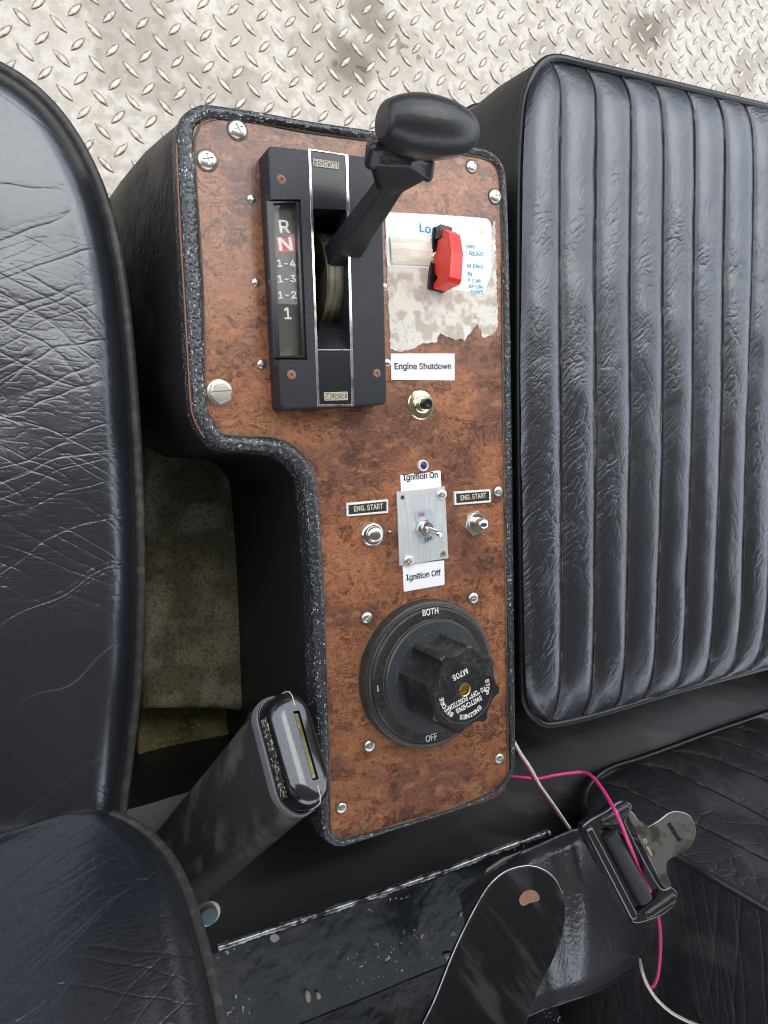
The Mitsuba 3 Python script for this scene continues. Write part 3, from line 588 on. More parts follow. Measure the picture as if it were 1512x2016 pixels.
add(pb, 'nut', prism(hexa(.0122, .25), HP, HP + .0030, .0008), 'zinc', smooth=25); scene[pb + '__nut'] = mikit.ply(xf(prism(hexa(.0118, .25), 0, .0030, .0008), c, *np.eye(3)), 'zinc', smooth=25)
kr = lathe([(.0092, .0028), (.0092, .0046), (.0086, .0052), (.0060, .0052), (.0058, .0048)], 72, c)
kv = kr.vertices - c; rad = np.hypot(kv[:, 0], kv[:, 1]); kk = (np.arange(len(kv)) % 2 == 0) & (rad > .0091); kv[kk, :2] *= .965; kr.vertices = kv + c
add(pb, 'knurled_ring', kr, 'steel', smooth=20)
add(pb, 'plunger', lathe([(.0056, .004), (.0056, .0105), (.0052, .0112), (.0054, .0114), (.0054, .0140), (.0048, .0158), (.0034, .0170), (.0015, .0175), (.0001, .0176)], 36, c), 'chrome', smooth=40)
il = thing('indicator_lamp', 'tiny dark violet indicator lamp in a white ring above the Ignition On label', 'indicator lamp')
c = at(831, 916.5, 0)
add(il, 'ring', lathe([(.0050, 0), (.0050, .0028), (.0046, .0034), (.0036, .0034), (.0034, .0022)], 32, c), 'cup_white', smooth=40)
add(il, 'lens', lathe([(.0035, .0016), (.0028, .0024), (.0015, .0028), (.0001, .0029)], 24, c), 'lamp_lens', smooth=True)
tg = thing('toggle_switch', 'metal toggle switch on a brushed aluminium plate between the Ignition labels', 'switch')
pp = [(781.5, 968), (876, 957.5), (883, 1099), (787, 1114.5)]
pl = man(prism(A2(pp, .0024), HP + .0008, HP + .0024, .0004))
for x, y in [(792.6, 979.6)]: pl = pl - m3.Manifold.cylinder(.01, .0021, .0021, 20).translate([*map(float, at(x, y, .0024) - [0, 0, .005])])
add(tg, 'plate', unman(pl), 'brushed_aluminium', smooth=25)
put_screw(tg, 869.5, 973, 11.5, .0024, name='screw'); put_screw(tg, 804.5, 1103, 11, .0024, name='screw')
add(tg, 'eyelet', lathe([(.0028, 0), (.0028, .0005), (.002, .0005), (.0016, .0002), (.0001, .0001)], 22, at(872, 1091, .0024)), 'brassy_chrome')
fp = add(tg, 'printed_plate', prism(A2([(815, 1008), (824, 1003), (846, 1001), (852, 1008), (858, 1060), (850, 1066), (834, 1072), (828, 1064)], .003), HP + .0024, HP + .0029), 'pale_blue_print', smooth=False)
add(fp, 'lettering', text_on('ON', (824, 1017), (835.5, 1015.5), .0030, True), 'ink_pink', smooth=False)
add(fp, 'lettering', text_on('OFF', (836.5, 1067), (852, 1062.5), .0030, True), 'ink_black', smooth=False)
c = at(834, 1039, .0029)
add(tg, 'nut', xf(prism(hexa(.0082, .15), 0, .0028, .0006), c, *np.eye(3)), 'zinc', smooth=25)
add(tg, 'bushing', lathe([(.0056, .0025), (.0056, .0072), (.0051, .0078), (.0038, .0078), (.0034, .0062), (.0001, .0060)], 36, c), 'steel', smooth=30)
t0, t1 = c + [0, 0, .0060], at(868, 1053, .0225)
add(tg, 'bat_lever', tube(np.linspace(t0, t1, 12), np.r_[np.linspace(.0019, .0029, 10), .0027, .0018], 18), 'chrome', smooth=45)

# ------------------------------------------------------------------ battery selector switch
bs = thing('battery_switch', 'large round black battery selector with scalloped knob and white lettering', 'rotary switch')
C = np.array([.3275, -.1845, HP])
add(bs, 'base', lathe([(.0648, 0), (.0648, .0088), (.0640, .0106), (.0622, .0116), (.0598, .0120), (.0588, .0142), (.0576, .0152), (.0490, .0160), (.0470, .0158)], 96, C), 'bakelite', smooth=25, label='wide dusty base ring lettered BOTH and OFF')
add(bs, 'ring', lathe([(.0490, .012), (.0490, .0190), (.0480, .0202), (.0335, .0208), (.0300, .0208)], 80, C), 'ring_plastic', smooth=25)
n = 216; a = np.arange(n) * 2 * np.pi / n
lob = lambda r, k: np.c_[np.cos(a), np.sin(a)] * (r * (1 - k * (.5 - .5 * np.cos(9 * a + .6)) ** 1.0))[:, None]
# scallops: broad concave flutes between pointed ribs
ph = (a * 8 / (2 * np.pi) + .25) % 1
flute = np.sqrt(np.clip(1 - ((ph - .5) / .39) ** 2, 0, 1))
fl_ = lambda r, k: np.c_[np.cos(a), np.sin(a)] * (r * (1 - k * flute))[:, None]
kz_ = [(.0378, .14, .0205), (.0374, .165, .024), (.0362, .165, .050), (.0358, .165, .0608), (.0352, .155, .0626), (.0340, .13, .0636)]
kl = [(C[:2] + fl_(r, k), HP + z) for r, k, z in kz_] + [(C[:2] + fl_(.0276, .0), HP + .0637), (C[:2] + fl_(.0270, .0), HP + .0630)]
KO = np.array([.001, -.002])
kk = cat(rings(kl), cap(kl[-1][0], HP + .0630)); hole = m3.Manifold.cylinder(.03, .0058, .0058, 28).translate([float(C[0]), float(C[1]), HP + .048])
km = cat(kk, cap(kl[0][0], HP + .0205, False)); km.merge_vertices(); km = unman(man(km) - hole)
kb = add(bs, 'knob', km, 'knob_plastic', smooth=30, label='scalloped black knob with white instructions')
add(kb, 'number_ring', tube(np.array([C + [0, 0, .0632] + np.array([.0025, .0158, 0]) + np.array([.0088 * math.cos(t), .0080 * math.sin(t), 0]) for t in np.linspace(0, 2 * math.pi, 40, endpoint=False)]), .0003, 6, True), 'bakelite', smooth=True)
add(bs, 'bushing', lathe([(.0057, .054), (.0057, .0634), (.0046, .0637), (.0038, .0600), (.0038, .050), (.0001, .049)], 24, C), 'brassy_chrome')
add(bs, 'lettering', text_on('BOTH', (832, 1213), (863, 1207.5), .0163, True, tall=1.25), 'ink_white', smooth=False)
add(bs, 'lettering', text_on('OFF', (838.5, 1461), (861, 1454.5), .0163, True, tall=1.2), 'ink_white', smooth=False)
for gr, gz in ((.0494, .0160), (.0603, .0121), (.0652, .0004)):
    add(bs, 'grime_ring', tube(np.array([C + [gr * math.cos(t), gr * math.sin(t), gz] for t in np.linspace(0, 2 * math.pi, 90, endpoint=False)]), .0005, 6, True), 'grime', smooth=True)
add(bs, 'tick_mark', prism(A2([(743, 1349), (746.5, 1349), (746.5, 1361), (743, 1361)], .0152), HP + .0150, HP + .0155), 'ink_white', smooth=False)
add(bs, 'embossing', arc_text('BATTERY SELECTOR SWITCH', C, .0405, math.radians(120), math.radians(160), HP + .0203, .0042, outward=False), 'ink_grey', smooth=False)
zt = .0632
for t, r0, mid, spn in [('ENGINES', .0242, -92, 58), ('STOP', .0242, -20, 34), ('BEFORE', .0242, -164, 52)]:
    add(kb, 'lettering', arc_text(t, C, r0 - .0036, math.radians(mid + 16), math.radians(spn), HP + zt, .0036, outward=True if False else True, bold=True), 'ink_white', smooth=False)
def top_text(t, cx, cy, w, rot, h):
    m = meshkit.text_mesh(t, .01, .01, True); m.vertices[:, 0] -= (m.vertices[:, 0].min() + m.vertices[:, 0].max()) / 2
    m.vertices *= [w / np.ptp(m.vertices[:, 0]), h / .01, .025]
    r = math.radians(rot); x = np.array([math.cos(r), math.sin(r), 0]); y = np.array([-x[1], x[0], 0])
    return xf(m, C + [0, 0, zt] + x * cx + y * cy, x, y, np.array([0, 0, 1.0]))
RT = 196
for t, cx, cy, w, h in [('TO "OFF" POSITION', 0, .0058, .038, .0040), ('SWITCHING', 0, .0115, .026, .0040), ('M705', 0, -.0158, .0145, .0046)]:
    add(kb, 'lettering', top_text(t, cx, cy, w, RT, h), 'ink_white', smooth=False)
# ------------------------------------------------------------------ cushions
def cushion(loop, zp, H, w0, center, nr=16, dip=None):
    """A padded top: the loop at height zp, rolling up over the width w0 by H, then a gentle crown towards the centre line."""
    loop = ccw(loop); R = []
    for u in np.linspace(0, 1, 13):
        R.append((inset(loop, w0 * u), zp + H * (1 - (1 - u) ** 2.3)))
    last = R[-1][0]; cc = np.asarray(center)
    P = [np.c_[l, np.full(len(l), z)] for l, z in R]
    for s in np.linspace(0, 1, nr)[1:]:
        q = last * (1 - s) + cc * s if cc.ndim == 1 else last * (1 - s) + np.array([cc[0] + (cc[1] - cc[0]) * np.clip(np.dot(p - cc[0], cc[1] - cc[0]) / np.dot(cc[1] - cc[0], cc[1] - cc[0]), 0, 1) for p in last]) * s
        P.append(np.c_[q, np.full(len(q), zp + H + .012 * (1 - (1 - s) ** 2))])
    P = np.array(P)
    if dip is not None: P = dip(P)
    return grid(P, closed_v=True)
ds = thing('driver_seat', 'smooth creased black leather driver seat with rounded corners beside the console', 'car seat')
zd = -.045
dpx = [(-700, 180), (-520, 120), (-300, 80), (-120, 92), (0, 128), (60, 162), (112, 215), (160, 290), (205, 392), (230, 500), (246, 620), (258, 760), (267, 900), (272, 1050), (273, 1200), (268, 1320), (256, 1450), (243, 1540), (230, 1640), (200, 1760), (120, 1830), (-200, 1850), (-600, 1800), (-760, 1500), (-790, 800)]
DL = ccw(catmull(A2(dpx, zd), 300, True))
for _ in range(40): DL = .5 * DL + .25 * (np.roll(DL, 1, 0) + np.roll(DL, -1, 0))
def dip_d(P):
    nz = meshkit.fbm(P * [9, 9, 0] + 3, 3) - .5
    P[..., 2] += nz * .012 * np.clip((np.arange(len(P)) - 4) / 16, 0, 1)[:, None]; return P
c0, c1 = at(-250, 500, zd)[:2], at(-250, 1350, zd)[:2]
add(ds, 'cushion', cushion(DL, HP + zd, .026, .034, np.array([c0, c1]), 18, dip_d), 'driver_leather', smooth=True, label='smooth black leather seat cushion with long creases')
add(ds, 'piping', tube(np.c_[inset(DL, -.001), np.full(300, HP + zd)], .0045, 10, True), 'worn_piping', smooth=True)
add(ds, 'skirt', rings([(inset(DL, .010), .03), (inset(DL, -.001), HP + zd - .09), (inset(DL, -.004), HP + zd - .04), (DL, HP + zd)]), 'seat_skirt', smooth=50)
# backrest of the driver seat: a padded slab leaning back
bp0 = at(200, 1612, zd + .012); bn = unit([0, math.cos(math.radians(20)), math.sin(math.radians(20))])
bu = np.array([1.0, 0, 0]); bv = np.cross(bn, bu); bv = -bv if bv[2] < 0 else bv
bpx = [(-420, 1750), (-300, 1690), (-120, 1655), (0, 1632), (70, 1611), (140, 1603), (215, 1608), (275, 1635), (328, 1688), (365, 1762), (392, 1850), (414, 1935), (432, 2016), (455, 2140), (470, 2300), (430, 2480), (200, 2600), (-300, 2600)]
W3 = np.array([on_plane(x, y, bp0, bn) for x, y in bpx]); uv_ = np.c_[(W3 - bp0) @ bu, (W3 - bp0) @ bv]
BL = ccw(catmull(uv_, 260, True))
ctr = BL.mean(0)
bm = cushion(BL, 0, .022, .032, np.array([ctr + [-.06, -.05], ctr + [.0, .08]]), 16)
def to_plane(m): m = m.copy(); V = m.vertices; m.vertices = bp0 + V[:, [0]] * bu + V[:, [1]] * bv + V[:, [2]] * bn; return m
add(ds, 'backrest', fixn(to_plane(bm), bn), 'driver_leather', smooth=True, label='rounded black leather backrest of the driver seat')
add(ds, 'backrest_piping', tube(to_plane(tm(np.c_[inset(BL, -.001), np.zeros(260)], [[0, 1, 2]])).vertices, .0045, 10, True), 'worn_piping', smooth=True)
add(ds, 'backrest_shell', to_plane(rings([(inset(BL, .012), -.09), (BL, -.06), (inset(BL, -.002), -.03), (BL, 0)])), 'seat_skirt', smooth=50)

# the pleated bench seat
ps = thing('passenger_seat', 'pleated black leather bench seat with vertical channels beside the console', 'car seat')
zs = -.004
pip_px = [(1700, 256), (1512, 212), (1300, 162), (1150, 127), (1102, 116), (1075, 119), (1053, 140), (1038, 175), (1030, 215), (1023, 335), (1021, 500), (1021, 760), (1024, 1000), (1027, 1200), (1029, 1350), (1036, 1393), (1057, 1417), (1085, 1427), (1179, 1406), (1325, 1362), (1512, 1312), (1700, 1262)]
pe = list(A2(pip_px, zs)); e0, e1 = pe[0], pe[-1]
pe = pe + [e1 + [.30, 0], e0 + [.30, 0]]
PL = ccw(catmull(np.array(pe), 420, True))
add(ps, 'piping', tube(np.c_[PL, np.full(420, HP + zs)], .0042, 10, True), 'piping_vinyl', smooth=True)
add(ps, 'skirt', rings([(inset(PL, -.004), HP + zs - .125), (inset(PL, -.006), HP + zs - .115), (inset(PL, -.007), HP + zs - .06), (inset(PL, -.004), HP + zs - .02), (inset(PL, .001), HP + zs)]), 'seat_skirt', smooth=60)
add(ps, 'lower_piping', tube(np.c_[inset(PL, -.006), np.full(420, HP + zs - .12)], .005, 8, True), 'piping_vinyl', smooth=True)
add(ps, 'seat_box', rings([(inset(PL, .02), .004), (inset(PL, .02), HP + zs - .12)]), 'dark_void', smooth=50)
seams = [[(1062, 131), (1043, 175), (1036, 240), (1030, 400), (1027, 700), (1030, 1000), (1033, 1200), (1037, 1350), (1050, 1400), (1075, 1420)],
         [(1086, 124), (1100.6, 160), (1104, 226), (1102, 335), (1101.7, 555), (1105, 774), (1106, 1052), (1106, 1235), (1100.6, 1362), (1084, 1423)],
         [(1156, 137), (1171, 175), (1174, 240), (1172.5, 445), (1172, 628), (1174, 774), (1172, 1089), (1170, 1271), (1164.5, 1362), (1148, 1411)],
         [(1226, 152), (1240, 192), (1243, 260), (1240, 518), (1241, 701), (1241, 833), (1237.5, 1089), (1232, 1271), (1223, 1365), (1208, 1394)],
         [(1289, 167), (1302, 207), (1306.5, 290), (1305, 555), (1306, 774), (1303, 943), (1296, 1162), (1290, 1289), (1280, 1350), (1264, 1379)],
         [(1354, 181), (1365.5, 224), (1368, 310), (1366, 500), (1364, 774), (1360, 943), (1352, 1162), (1346, 1289), (1336, 1340), (1318, 1364)],
         [(1413, 194), (1425, 240), (1428, 330), (1424, 550), (1422, 774), (1415, 979), (1407, 1180), (1398, 1289), (1388, 1330), (1370, 1350)],
         [(1467, 206), (1480, 255), (1483, 360), (1479, 560), (1473, 740), (1467.5, 943), (1461, 1180), (1451, 1275), (1438, 1316), (1420, 1337)],
         [(1522, 218), (1536, 270), (1539, 370), (1535, 560), (1528, 760), (1521, 960), (1511, 1170), (1500, 1265), (1486, 1303), (1470, 1324)]]
for k in range(3):
    seams.append([(x + 52, y + (12 if y < 500 else -13 if y > 1150 else 0)) for x, y in seams[-1]])
def crown(t): return .018 * (1 - (1 - np.clip(t / .11, 0, 1)) ** 2.2) * (1 - (1 - np.clip((1 - t) / .12, 0, 1)) ** 2.2)
S3 = []
for s in seams:
    p = catmull(np.array(s, float), 130); t = np.linspace(0, 1, 130)
    S3.append(np.array([at(x, y, zs + .0005 + cr) for (x, y), cr in zip(p, crown(t) * .75)]))
for i in range(len(S3) - 1):
    a_, b_ = S3[i], S3[i + 1]; u = np.linspace(0, 1, 17); t = np.linspace(0, 1, 130)
    bul = (1 - np.abs(2 * u - 1) ** 2.5) ** .7
    P = a_[:, None] * (1 - u)[None, :, None] + b_[:, None] * u[None, :, None]
    env = np.clip(t / .05, 0, 1) ** .5 * np.clip((1 - t) / .05, 0, 1) ** .5
    wob = (meshkit.fbm(np.stack([P[..., 0] * 14, P[..., 1] * 16, P[..., 0] * 0 + i], -1), 3) - .5)
    P[..., 2] += (.0056 if i else .0075) * bul[None] * (.25 + .75 * env[:, None]) + wob * .0035 * bul[None] - .0015 * (1 - bul[None])
    P[..., 0] += .0015 * (meshkit.noise(np.stack([P[..., 0] * 0 + i * 3.7, P[..., 1] * 30, P[..., 0] * 0], -1)) - .5)
    g = grid(P); fixn(g, [0, 0, 1])
    add(ps, 'pleat', g, 'bench_leather', smooth=True)
    if i: add(ps, 'seam', tube(a_ + [0, 0, .0002], .0010, 6), 'seam_thread', smooth=True)
# backrest of the bench
zb = -.10
qb = at(1250, 1500, zb); qn = unit([-.05, math.cos(math.radians(14)), math.sin(math.radians(14))])
OP = lambda pts: np.array([on_plane(x, y, qb, qn) for x, y in pts])
bribs = [[(1152, 1571), (1160, 1592), (1190, 1618), (1240, 1645), (1337, 1687), (1392, 1720), (1512, 1790), (1640, 1865)],
         [(1168, 1541), (1190, 1542), (1232, 1553), (1278, 1576), (1360, 1617), (1435, 1655), (1512, 1695), (1640, 1762)],
         [(1240, 1502), (1268, 1506), (1323, 1518), (1370, 1540), (1415, 1562), (1465, 1587), (1512, 1612), (1640, 1676)],
         [(1310, 1478), (1335, 1480), (1383, 1489), (1420, 1500), (1461, 1516), (1487, 1526), (1512, 1537), (1640, 1595)],
         [(1384, 1452), (1405, 1454), (1435, 1461), (1452, 1466), (1475, 1475), (1495, 1484), (1512, 1493), (1640, 1546)],
         [(1438, 1434), (1455, 1434), (1475, 1439), (1490, 1443), (1502, 1447), (1512, 1452), (1560, 1470), (1640, 1500)],
         [(1490, 1415), (1500, 1415), (1515, 1417), (1530, 1420), (1545, 1424), (1560, 1428), (1590, 1438), (1640, 1455)]]
B3 = [catmull(OP(s), 90) for s in bribs]
for i in range(len(B3) - 1):
    u = np.linspace(0, 1, 15); bul = (1 - np.abs(2 * u - 1) ** 2.6) ** .62; t = np.linspace(0, 1, 90)
    P = B3[i][:, None] * (1 - u)[None, :, None] + B3[i + 1][:, None] * u[None, :, None]
    P += qn * ((.005 * bul[None] * np.clip(t / .08, .1, 1)[:, None] - .001)[..., None])
    g = fixn(grid(P), qn); add(ps, 'backrest_pleat', g, 'dull_vinyl', smooth=True)
    if i: add(ps, 'backrest_seam', tube(B3[i] + qn * .0002, .0008, 6), 'seam_thread', smooth=True)
bl = catmull(OP([(1640, 1368), (1512, 1405), (1470, 1420), (1400, 1444), (1319, 1474), (1255, 1497), (1209, 1511), (1180, 1526), (1158, 1548), (1148, 1575), (1155, 1598), (1190, 1624), (1240, 1650), (1337, 1692), (1392, 1724), (1512, 1794), (1640, 1870)]), 160)
add(ps, 'backrest_piping', tube(bl + qn * .0015, .0042, 10), 'piping_vinyl', smooth=True)
add(ps, 'backrest_side', fixn(grid([bl, bl - qn * .04 + [0, -.002, 0], bl - qn * .30]), [-1, 0, 0]), 'dull_vinyl', smooth=40)

# ------------------------------------------------------------------ steel beam behind the console
sb = thing('steel_beam', 'black painted steel beam with a bright weld running behind the console', 'beam')
zw = -.10
wl = [(330, 1905), (428, 1866), (560, 1822), (700, 1775), (800, 1740), (893, 1708), (985, 1672), (1080, 1638), (1150, 1612)]
WP = catmull(A(wl, zw), 160); d = unit(WP[-1] - WP[0])
ext0, ext1 = WP[0] - d * .4, WP[-1] + d * .9
nrm = unit([0, 1, .0]); frt = WP + np.array([0, .125, -.07])
line = np.vstack([ext0[None], WP, ext1[None]])
add(sb, 'front_face', fixn(grid([line, line + [0, .03, -.012], line + [0, .125, -.062], line + [0, .135, -.24]]), [0, .3, 1]), 'smeared_paint', smooth=30)
add(sb, 'top_face', fixn(grid([line, line + [0, -.006, .0005], line + [0, -.105, -.004], line + [0, -.112, -.010], line + [0, -.113, -.06], line + [0, -.62, -.07]]), [0, -.3, 1]), 'black_paint', smooth=30)
wpts = catmull(A(wl[1:-1], zw), 150); tt = np.arange(150)
wr = .0031 + .0005 * np.sin(tt * 2.2) + .0003 * np.sin(tt * 5.1) + .0005 * np.sin(tt * .31)
add(sb, 'weld', tube(wpts + [0, 0, .0005], wr, 10), 'weld_metal', smooth=True, label='rippled weld bead with worn bright metal')
for blob in ([(533, 1838), (545, 1838), (548, 1846), (538, 1853), (530, 1846)], [(601, 1953), (608, 1952), (610, 1966), (605, 1972), (601, 1964)], [(622, 1956), (628, 1955), (630, 1962), (624, 1965)], [(876, 1881), (890, 1878), (893, 1884), (880, 1889)]):
    add(sb, 'paint_chip', prism(ccw(catmull(A2(blob, zw - .0015), 20, True)), HP + zw - .006, HP + zw + .0008), 'bare_primer', smooth=False)
pb_ = A2([(958, 1712), (990, 1690), (1080, 1655), (1152, 1630), (1165, 1660), (1100, 1690), (940, 1760)], zw + .001)
add(sb, 'bare_patch', prism(pb_, HP + zw - .004, HP + zw + .0015), 'bare_primer', smooth=False, label='bare grey strip below the weld')
bo = thing('round_bolt', 'blue grey bolt head between the driver backrest and the weld', 'bolt')
cb = at(408, 1797, zw); add(bo, 'head', lathe([(.0085, -.006), (.0085, .006), (.0078, .0075), (.004, .0085), (.0001, .0088)], 28, cb), 'bolt_blue', smooth=35)
add(bo, 'washer', lathe([(.0001, .002), (.0115, .002), (.0118, .001), (.0118, -.01)], 28, cb), 'zinc', smooth=30)

# ------------------------------------------------------------------ bracket blade, belt flap
bk = thing('steel_bracket', 'flat black steel bar with rounded chipped end in front of the vinyl flap', 'bracket')
kp0 = at(1020, 1760, .085); kn_ = unit([-.12, .42, .9])
kpx = [(800, 2090), (834, 2016), (857, 1969), (893, 1878), (921, 1818), (953, 1759), (976, 1731), (1003, 1713), (1035, 1705), (1063, 1709), (1090, 1727), (1108, 1759), (1114, 1795), (1108, 1841), (1095, 1878), (1076, 1919), (1053, 1969), (1036, 2016), (1010, 2090)]
kx_ = unit(np.cross([0, 1.0, 0], kn_)); kx_ = kx_ if kx_[0] > 0 else -kx_; ky_ = np.cross(kn_, kx_)
K3 = np.array([on_plane(x, y, kp0, kn_) for x, y in kpx]) - kp0
K2 = ccw(catmull(np.c_[K3 @ kx_, K3 @ ky_], 120, True))
add(bk, 'plate', xf(prism(K2, -.006, 0, .0012), kp0, kx_, ky_, kn_), 'scuffed_paint', smooth=30)
edge = np.array([on_plane(x, y, kp0, kn_) for x, y in catmull(np.array(kpx[1:12], float), 80)])
add(bk, 'worn_edge', tube(edge - kn_ * .0010, .0007, 8), 'dirty_chrome', smooth=True, label='bright worn rim of the bar')
ch = np.array([on_plane(x, y, kp0, kn_) for x, y in [(1022, 1771), (1030, 1757), (1045, 1752), (1058, 1758), (1061, 1772), (1045, 1777), (1028, 1783)]]) - kp0
add(bk, 'rust_chip', xf(prism(ccw(catmull(np.c_[ch @ kx_, ch @ ky_], 40, True)), -.001, .0006), kp0, kx_, ky_, kn_), 'rust', smooth=False)

bf = thing('belt_flap', 'shiny black vinyl belt cover arched between the steel bar and the bench backrest', 'belt cover')
topE = catmull(np.array([(905, 1765), (928, 1744), (971, 1713), (1026, 1681), (1076, 1658), (1140, 1633), (1190, 1640), (1225, 1680)], float), 60)
botE = catmull(np.array([(960, 2060), (1000, 2020), (1049, 1993), (1113, 1970), (1150, 1958), (1186, 1943), (1230, 1917), (1272, 1890)], float), 60)
P = []
for v in np.linspace(0, 1, 30):
    row = []
    for j, u in enumerate(np.linspace(0, 1, 60)):
        q = topE[j] * (1 - v) + botE[j] * v + np.array([18, -8]) * math.sin(math.pi * v) * u
        z = -.015 + .052 * math.sin(math.pi * min(1, u * .98 + .03)) ** .8 + .012 * math.exp(-((u - .42 - .05 * v) / .075) ** 2) + .012 * math.exp(-((u - .70 + .1 * v) / .08) ** 2) + .012 * math.sin(math.pi * v) - .03 * max(0, v - .93) / .07 - .02 * max(0, .06 - v) / .06
        row.append(at(q[0], q[1], z))
    P.append(row)
add(bf, 'cover', fixn(grid(P), [0, 0, 1]), 'flap_vinyl', smooth=True)
Pa = np.array(P); add(bf, 'hem', cat(tube(Pa[-1], .0022, 8), tube(Pa[0], .0016, 8)), 'flap_vinyl', smooth=True)

# ------------------------------------------------------------------ belt tongue on the bench backrest
bt = thing('belt_tongue', 'seat belt tongue with chrome slotted plate and black adjuster frame', 'seat belt tongue')
tp0 = at(1230, 1700, .075); tn = unit([-.05, .30, .95]); tx = unit(np.cross([0, 1.0, 0], tn)); tx = tx if tx[0] > 0 else -tx; ty = np.cross(tn, tx)
def T2(pts): q = np.array([on_plane(x, y, tp0, tn) for x, y in pts]) - tp0; return np.c_[q @ tx, q @ ty]
def cpx(pts): return [(820 + x / 2.185, 1420 + y / 2.185) for x, y in pts]
out_f = rounded(catmull(T2(cpx([(712, 470), (730, 425), (800, 385), (865, 340), (915, 350), (920, 380), (900, 420), (905, 455), (1035, 700), (1085, 705), (1120, 740), (1110, 785), (1050, 835), (950, 870), (915, 855), (900, 820), (800, 640)])), 140, True), .0012)
in_f = T2(cpx([(770, 468), (835, 440), (880, 440), (1035, 735), (1010, 770), (945, 815), (925, 800)]))
fm = man(prism(out_f, -.006, .003, .0025)) - man(prism(rounded(in_f, .001), -.02, .02))
add(bt, 'frame', xf(unman(fm), tp0, tx, ty, tn), 'buckle_gloss', smooth=40)
add(bt, 'frame_bar', hull((on_plane(*cpx([(733, 470)])[0], tp0, tn) + tn * .003, .0048), (on_plane(*cpx([(920, 830)])[0], tp0, tn) + tn * .002, .0048)), 'buckle_gloss', smooth=40)
pt = T2(cpx([(905, 400), (925, 392), (945, 420), (985, 448), (1010, 440), (1045, 418), (1080, 392), (1120, 386), (1165, 402), (1190, 445), (1190, 500), (1165, 545), (1120, 572), (1080, 592), (1068, 615), (1070, 660), (1090, 708), (1060, 715), (985, 570)]))
pm = man(prism(ccw(catmull(pt, 120, True)), .0005, .0025, .0007)) - man(prism(rounded(T2(cpx([(1068, 442), (1086, 430), (1136, 508), (1116, 520)])), .0006), -.02, .02))
pk_ = add(bt, 'slotted_plate', xf(unman(pm), tp0, tx, ty, tn), 'dirty_chrome', smooth=30)
for t, a0, b0 in [('C', (965, 510), (974, 525)), ('004', (978, 542), (1000, 578))]:
    a_, b_ = T2(cpx([a0, b0])); x_ = unit(b_ - a_); m = meshkit.text_mesh(t, .0030, .0004); m.vertices[:, 0] *= np.linalg.norm(b_ - a_) / np.ptp(m.vertices[:, 0])
    m.vertices = np.c_[a_ + m.vertices[:, [0]] * x_ + m.vertices[:, [1]] * np.array([-x_[1], x_[0]]), .0026 + m.vertices[:, 2]]
    add(pk_, 'stamping', xf(m, tp0, tx, ty, tn), 'ink_gold', smooth=False)
wa, wb = on_plane(*cpx([(830, 485)])[0], tp0, tn), on_plane(*cpx([(985, 770)])[0], tp0, tn)
add(bt, 'webbing_roll', tube(np.linspace(wa, wb, 10) - tn * .002, .0082, 24), 'webbing', smooth=45)
add(bt, 'plastic_cap', hull((on_plane(*cpx([(800, 425)])[0], tp0, tn) + tn * .002, .005), (on_plane(*cpx([(885, 372)])[0], tp0, tn) + tn * .002, .006), (on_plane(*cpx([(845, 430)])[0], tp0, tn) + tn * .001, .004)), 'satin_plastic', smooth=40)
add(bt, 'plastic_cap', hull((on_plane(*cpx([(985, 825)])[0], tp0, tn) + tn * .002, .005), (on_plane(*cpx([(1085, 755)])[0], tp0, tn) + tn * .002, .006), (on_plane(*cpx([(1040, 775)])[0], tp0, tn) + tn * .001, .004)), 'satin_plastic', smooth=40)

# ------------------------------------------------------------------ driver's belt buckle on its stalk
bb = thing('belt_buckle', 'glossy black seat belt buckle on a dusty rubber stalk next to the driver seat', 'seat belt buckle')
ez = unit([.36, .50, .79]); dz = 0.0
for _ in range(20):                                       # the mouth's long axis lies square to the direction it faces
    eA, eB = at(574, 1366, .03 - dz / 2), at(632, 1572, .03 + dz / 2); dz -= np.dot(eB - eA, ez) / ez[2] * .7
M0 = (eA + eB) / 2; base = at(352, 1706, -.09)
el = unit((eB - eA) - ez * np.dot(eB - eA, ez)); ew = np.cross(ez, el)
Lh = np.linalg.norm(eB - eA) / 2
def stad(hl, hw, n=14):
    a = np.linspace(-math.pi / 2, math.pi / 2, n)
    return ccw(np.r_[np.c_[hl - hw + hw * np.cos(a), hw * np.sin(a)], np.c_[-hl + hw - hw * np.cos(a), -hw * np.sin(a)]])
def bx(m): return xf(m, M0, el, ew, ez)
hm = man(cat(prism(stad(Lh + .004, .0195), -.045, 0.0, .0110, 8)))
hm = hm - man(prism(rounded(np.array([[-Lh * .66, -.0032], [Lh * .66, -.0032], [Lh * .66, .0032], [-Lh * .66, .0032]]), .0005), -.02, .02))
add(bb, 'housing', bx(unman(hm)), 'buckle_gloss', smooth=50)
add(bb, 'slot_plate', bx(prism(np.array([[-Lh * .62, -.0016], [Lh * .62, -.0016], [Lh * .62, .0020], [-Lh * .62, .0020]]), -.019, -.0014)), 'olive_paint', smooth=False)
add(bb, 'collar_rim', bx(rings([(stad(Lh + .0065, .0214), -.032), (stad(Lh + .0074, .0223), -.0265), (stad(Lh + .0070, .0219), -.0235), (stad(Lh + .0046, .0199), -.0228)])), 'rim_grey', smooth=40)
nk = M0 - ez * .025; sl = unit(nk - base); rows = []
for t, hl, hw in ((-.5, Lh - .004, .018), (0, Lh - .002, .018), (.5, Lh + .002, .018), (.85, Lh + .005, .0205), (1.0, Lh + .0066, .0213), (1.02, Lh + .006, .0206)):
    q = stad(hl, hw, 18); cc_ = base + (nk - base) * t; rows.append(cc_ + q[:, [0]] * el + q[:, [1]] * ew)
add(bb, 'stalk', grid(rows, closed_v=True, flip=True), 'sleeve_rubber', smooth=40, label='dusty dark rubber sleeve of the buckle stalk')
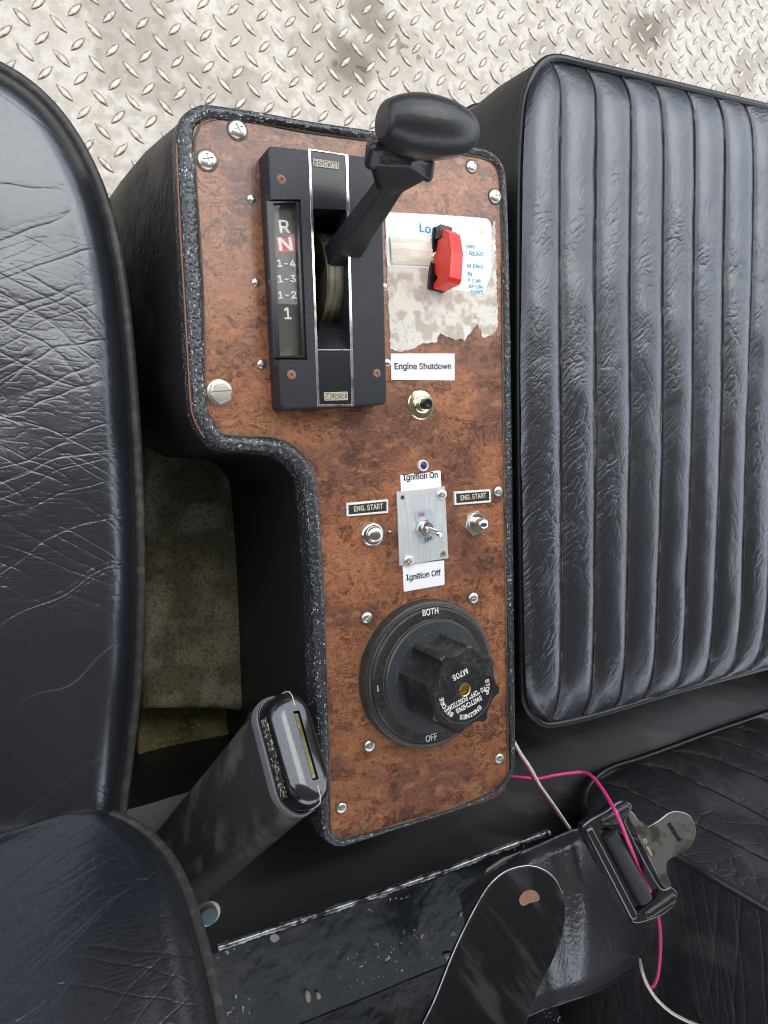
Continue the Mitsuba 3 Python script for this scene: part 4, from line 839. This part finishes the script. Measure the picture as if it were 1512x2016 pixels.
gs_ = 1 if (ew[0] < 0) else -1
rows = [[M0 + el * Lh * (-.70 + 1.5 * u) + ez * (-.0205 + .0085 * v) + ew * gs_ * (.0197 + .0011 * meshkit.noise(np.array([u * 60, v * 9, 0.0])) ) for u in np.linspace(0, 1, 140)] for v in np.linspace(0, 1, 24)]
add(bb, 'grip_pad', fixn(grid(rows), ew * gs_), 'grip_dust', smooth=25, label='rough dusty grip patch on the side of the buckle head')
for sg in (1, -1):
    add(bb, 'seam', tube(bx(tm(np.array([[sg * (Lh - .010), 0, .0001], [sg * (Lh - .002), 0, .0001], [sg * (Lh + .0022), 0, -.0017], [sg * (Lh + .0040), 0, -.006], [sg * (Lh + .0041), 0, -.016]]), [[0, 1, 2]])).vertices, .0005, 6), 'ink_gold', smooth=True)

# ------------------------------------------------------------------ wires
def wire(name, label, pts, m, r=.0017):
    k = numbered(name); labels[k] = {'label': label, 'category': 'wire'}
    P3 = np.array([at(x, y, z) for x, y, z in pts]); scene[k] = mikit.ply(tube(catmull(P3, 14 * len(pts)), r, 10), m, smooth=True)
wire('wire', 'pink wire looping from the console through the belt tongue', [(1000, 1528, -.03), (1030, 1531, -.028), (1060, 1533, -.025), (1095, 1526, -.02), (1125, 1522, -.016), (1150, 1521, -.01), (1168, 1531, .01), (1187, 1555, .035), (1203, 1582, .065), (1214, 1602, .08), (1226, 1630, .078), (1240, 1665, .076), (1256, 1705, .074), (1270, 1735, .072), (1285, 1765, .070), (1295, 1800, .055), (1300, 1840, .045), (1299, 1890, .035), (1294, 1925, .03), (1284, 1944, .028), (1272, 1938, .026), (1266, 1915, .01), (1263, 1895, -.02)], 'pink_wire')
wire('wire', 'pink wire running straight down from the console edge beside the white wire', [(1010, 1455, -.02), (1020, 1478, -.018), (1036, 1508, -.016), (1055, 1540, -.02), (1085, 1585, -.03), (1108, 1613, -.04), (1124, 1634, -.06), (1135, 1655, -.12)], 'pink_wire')
wire('wire', 'white wire running straight down from the console edge beside a pink wire', [(1012, 1460, -.014), (1024, 1482, -.012), (1044, 1512, -.011), (1062, 1545, -.016), (1088, 1582, -.026), (1106, 1608, -.036), (1122, 1632, -.056), (1135, 1653, -.12)], 'white_wire')
wire('wire', 'cream white wire end trailing below the vinyl flap', [(1260, 1890, -.01), (1264, 1912, .022), (1275, 1940, .03), (1292, 1966, .034), (1315, 1988, .038), (1335, 2001, .04), (1362, 2014, .042), (1400, 2028, .045)], 'white_wire')
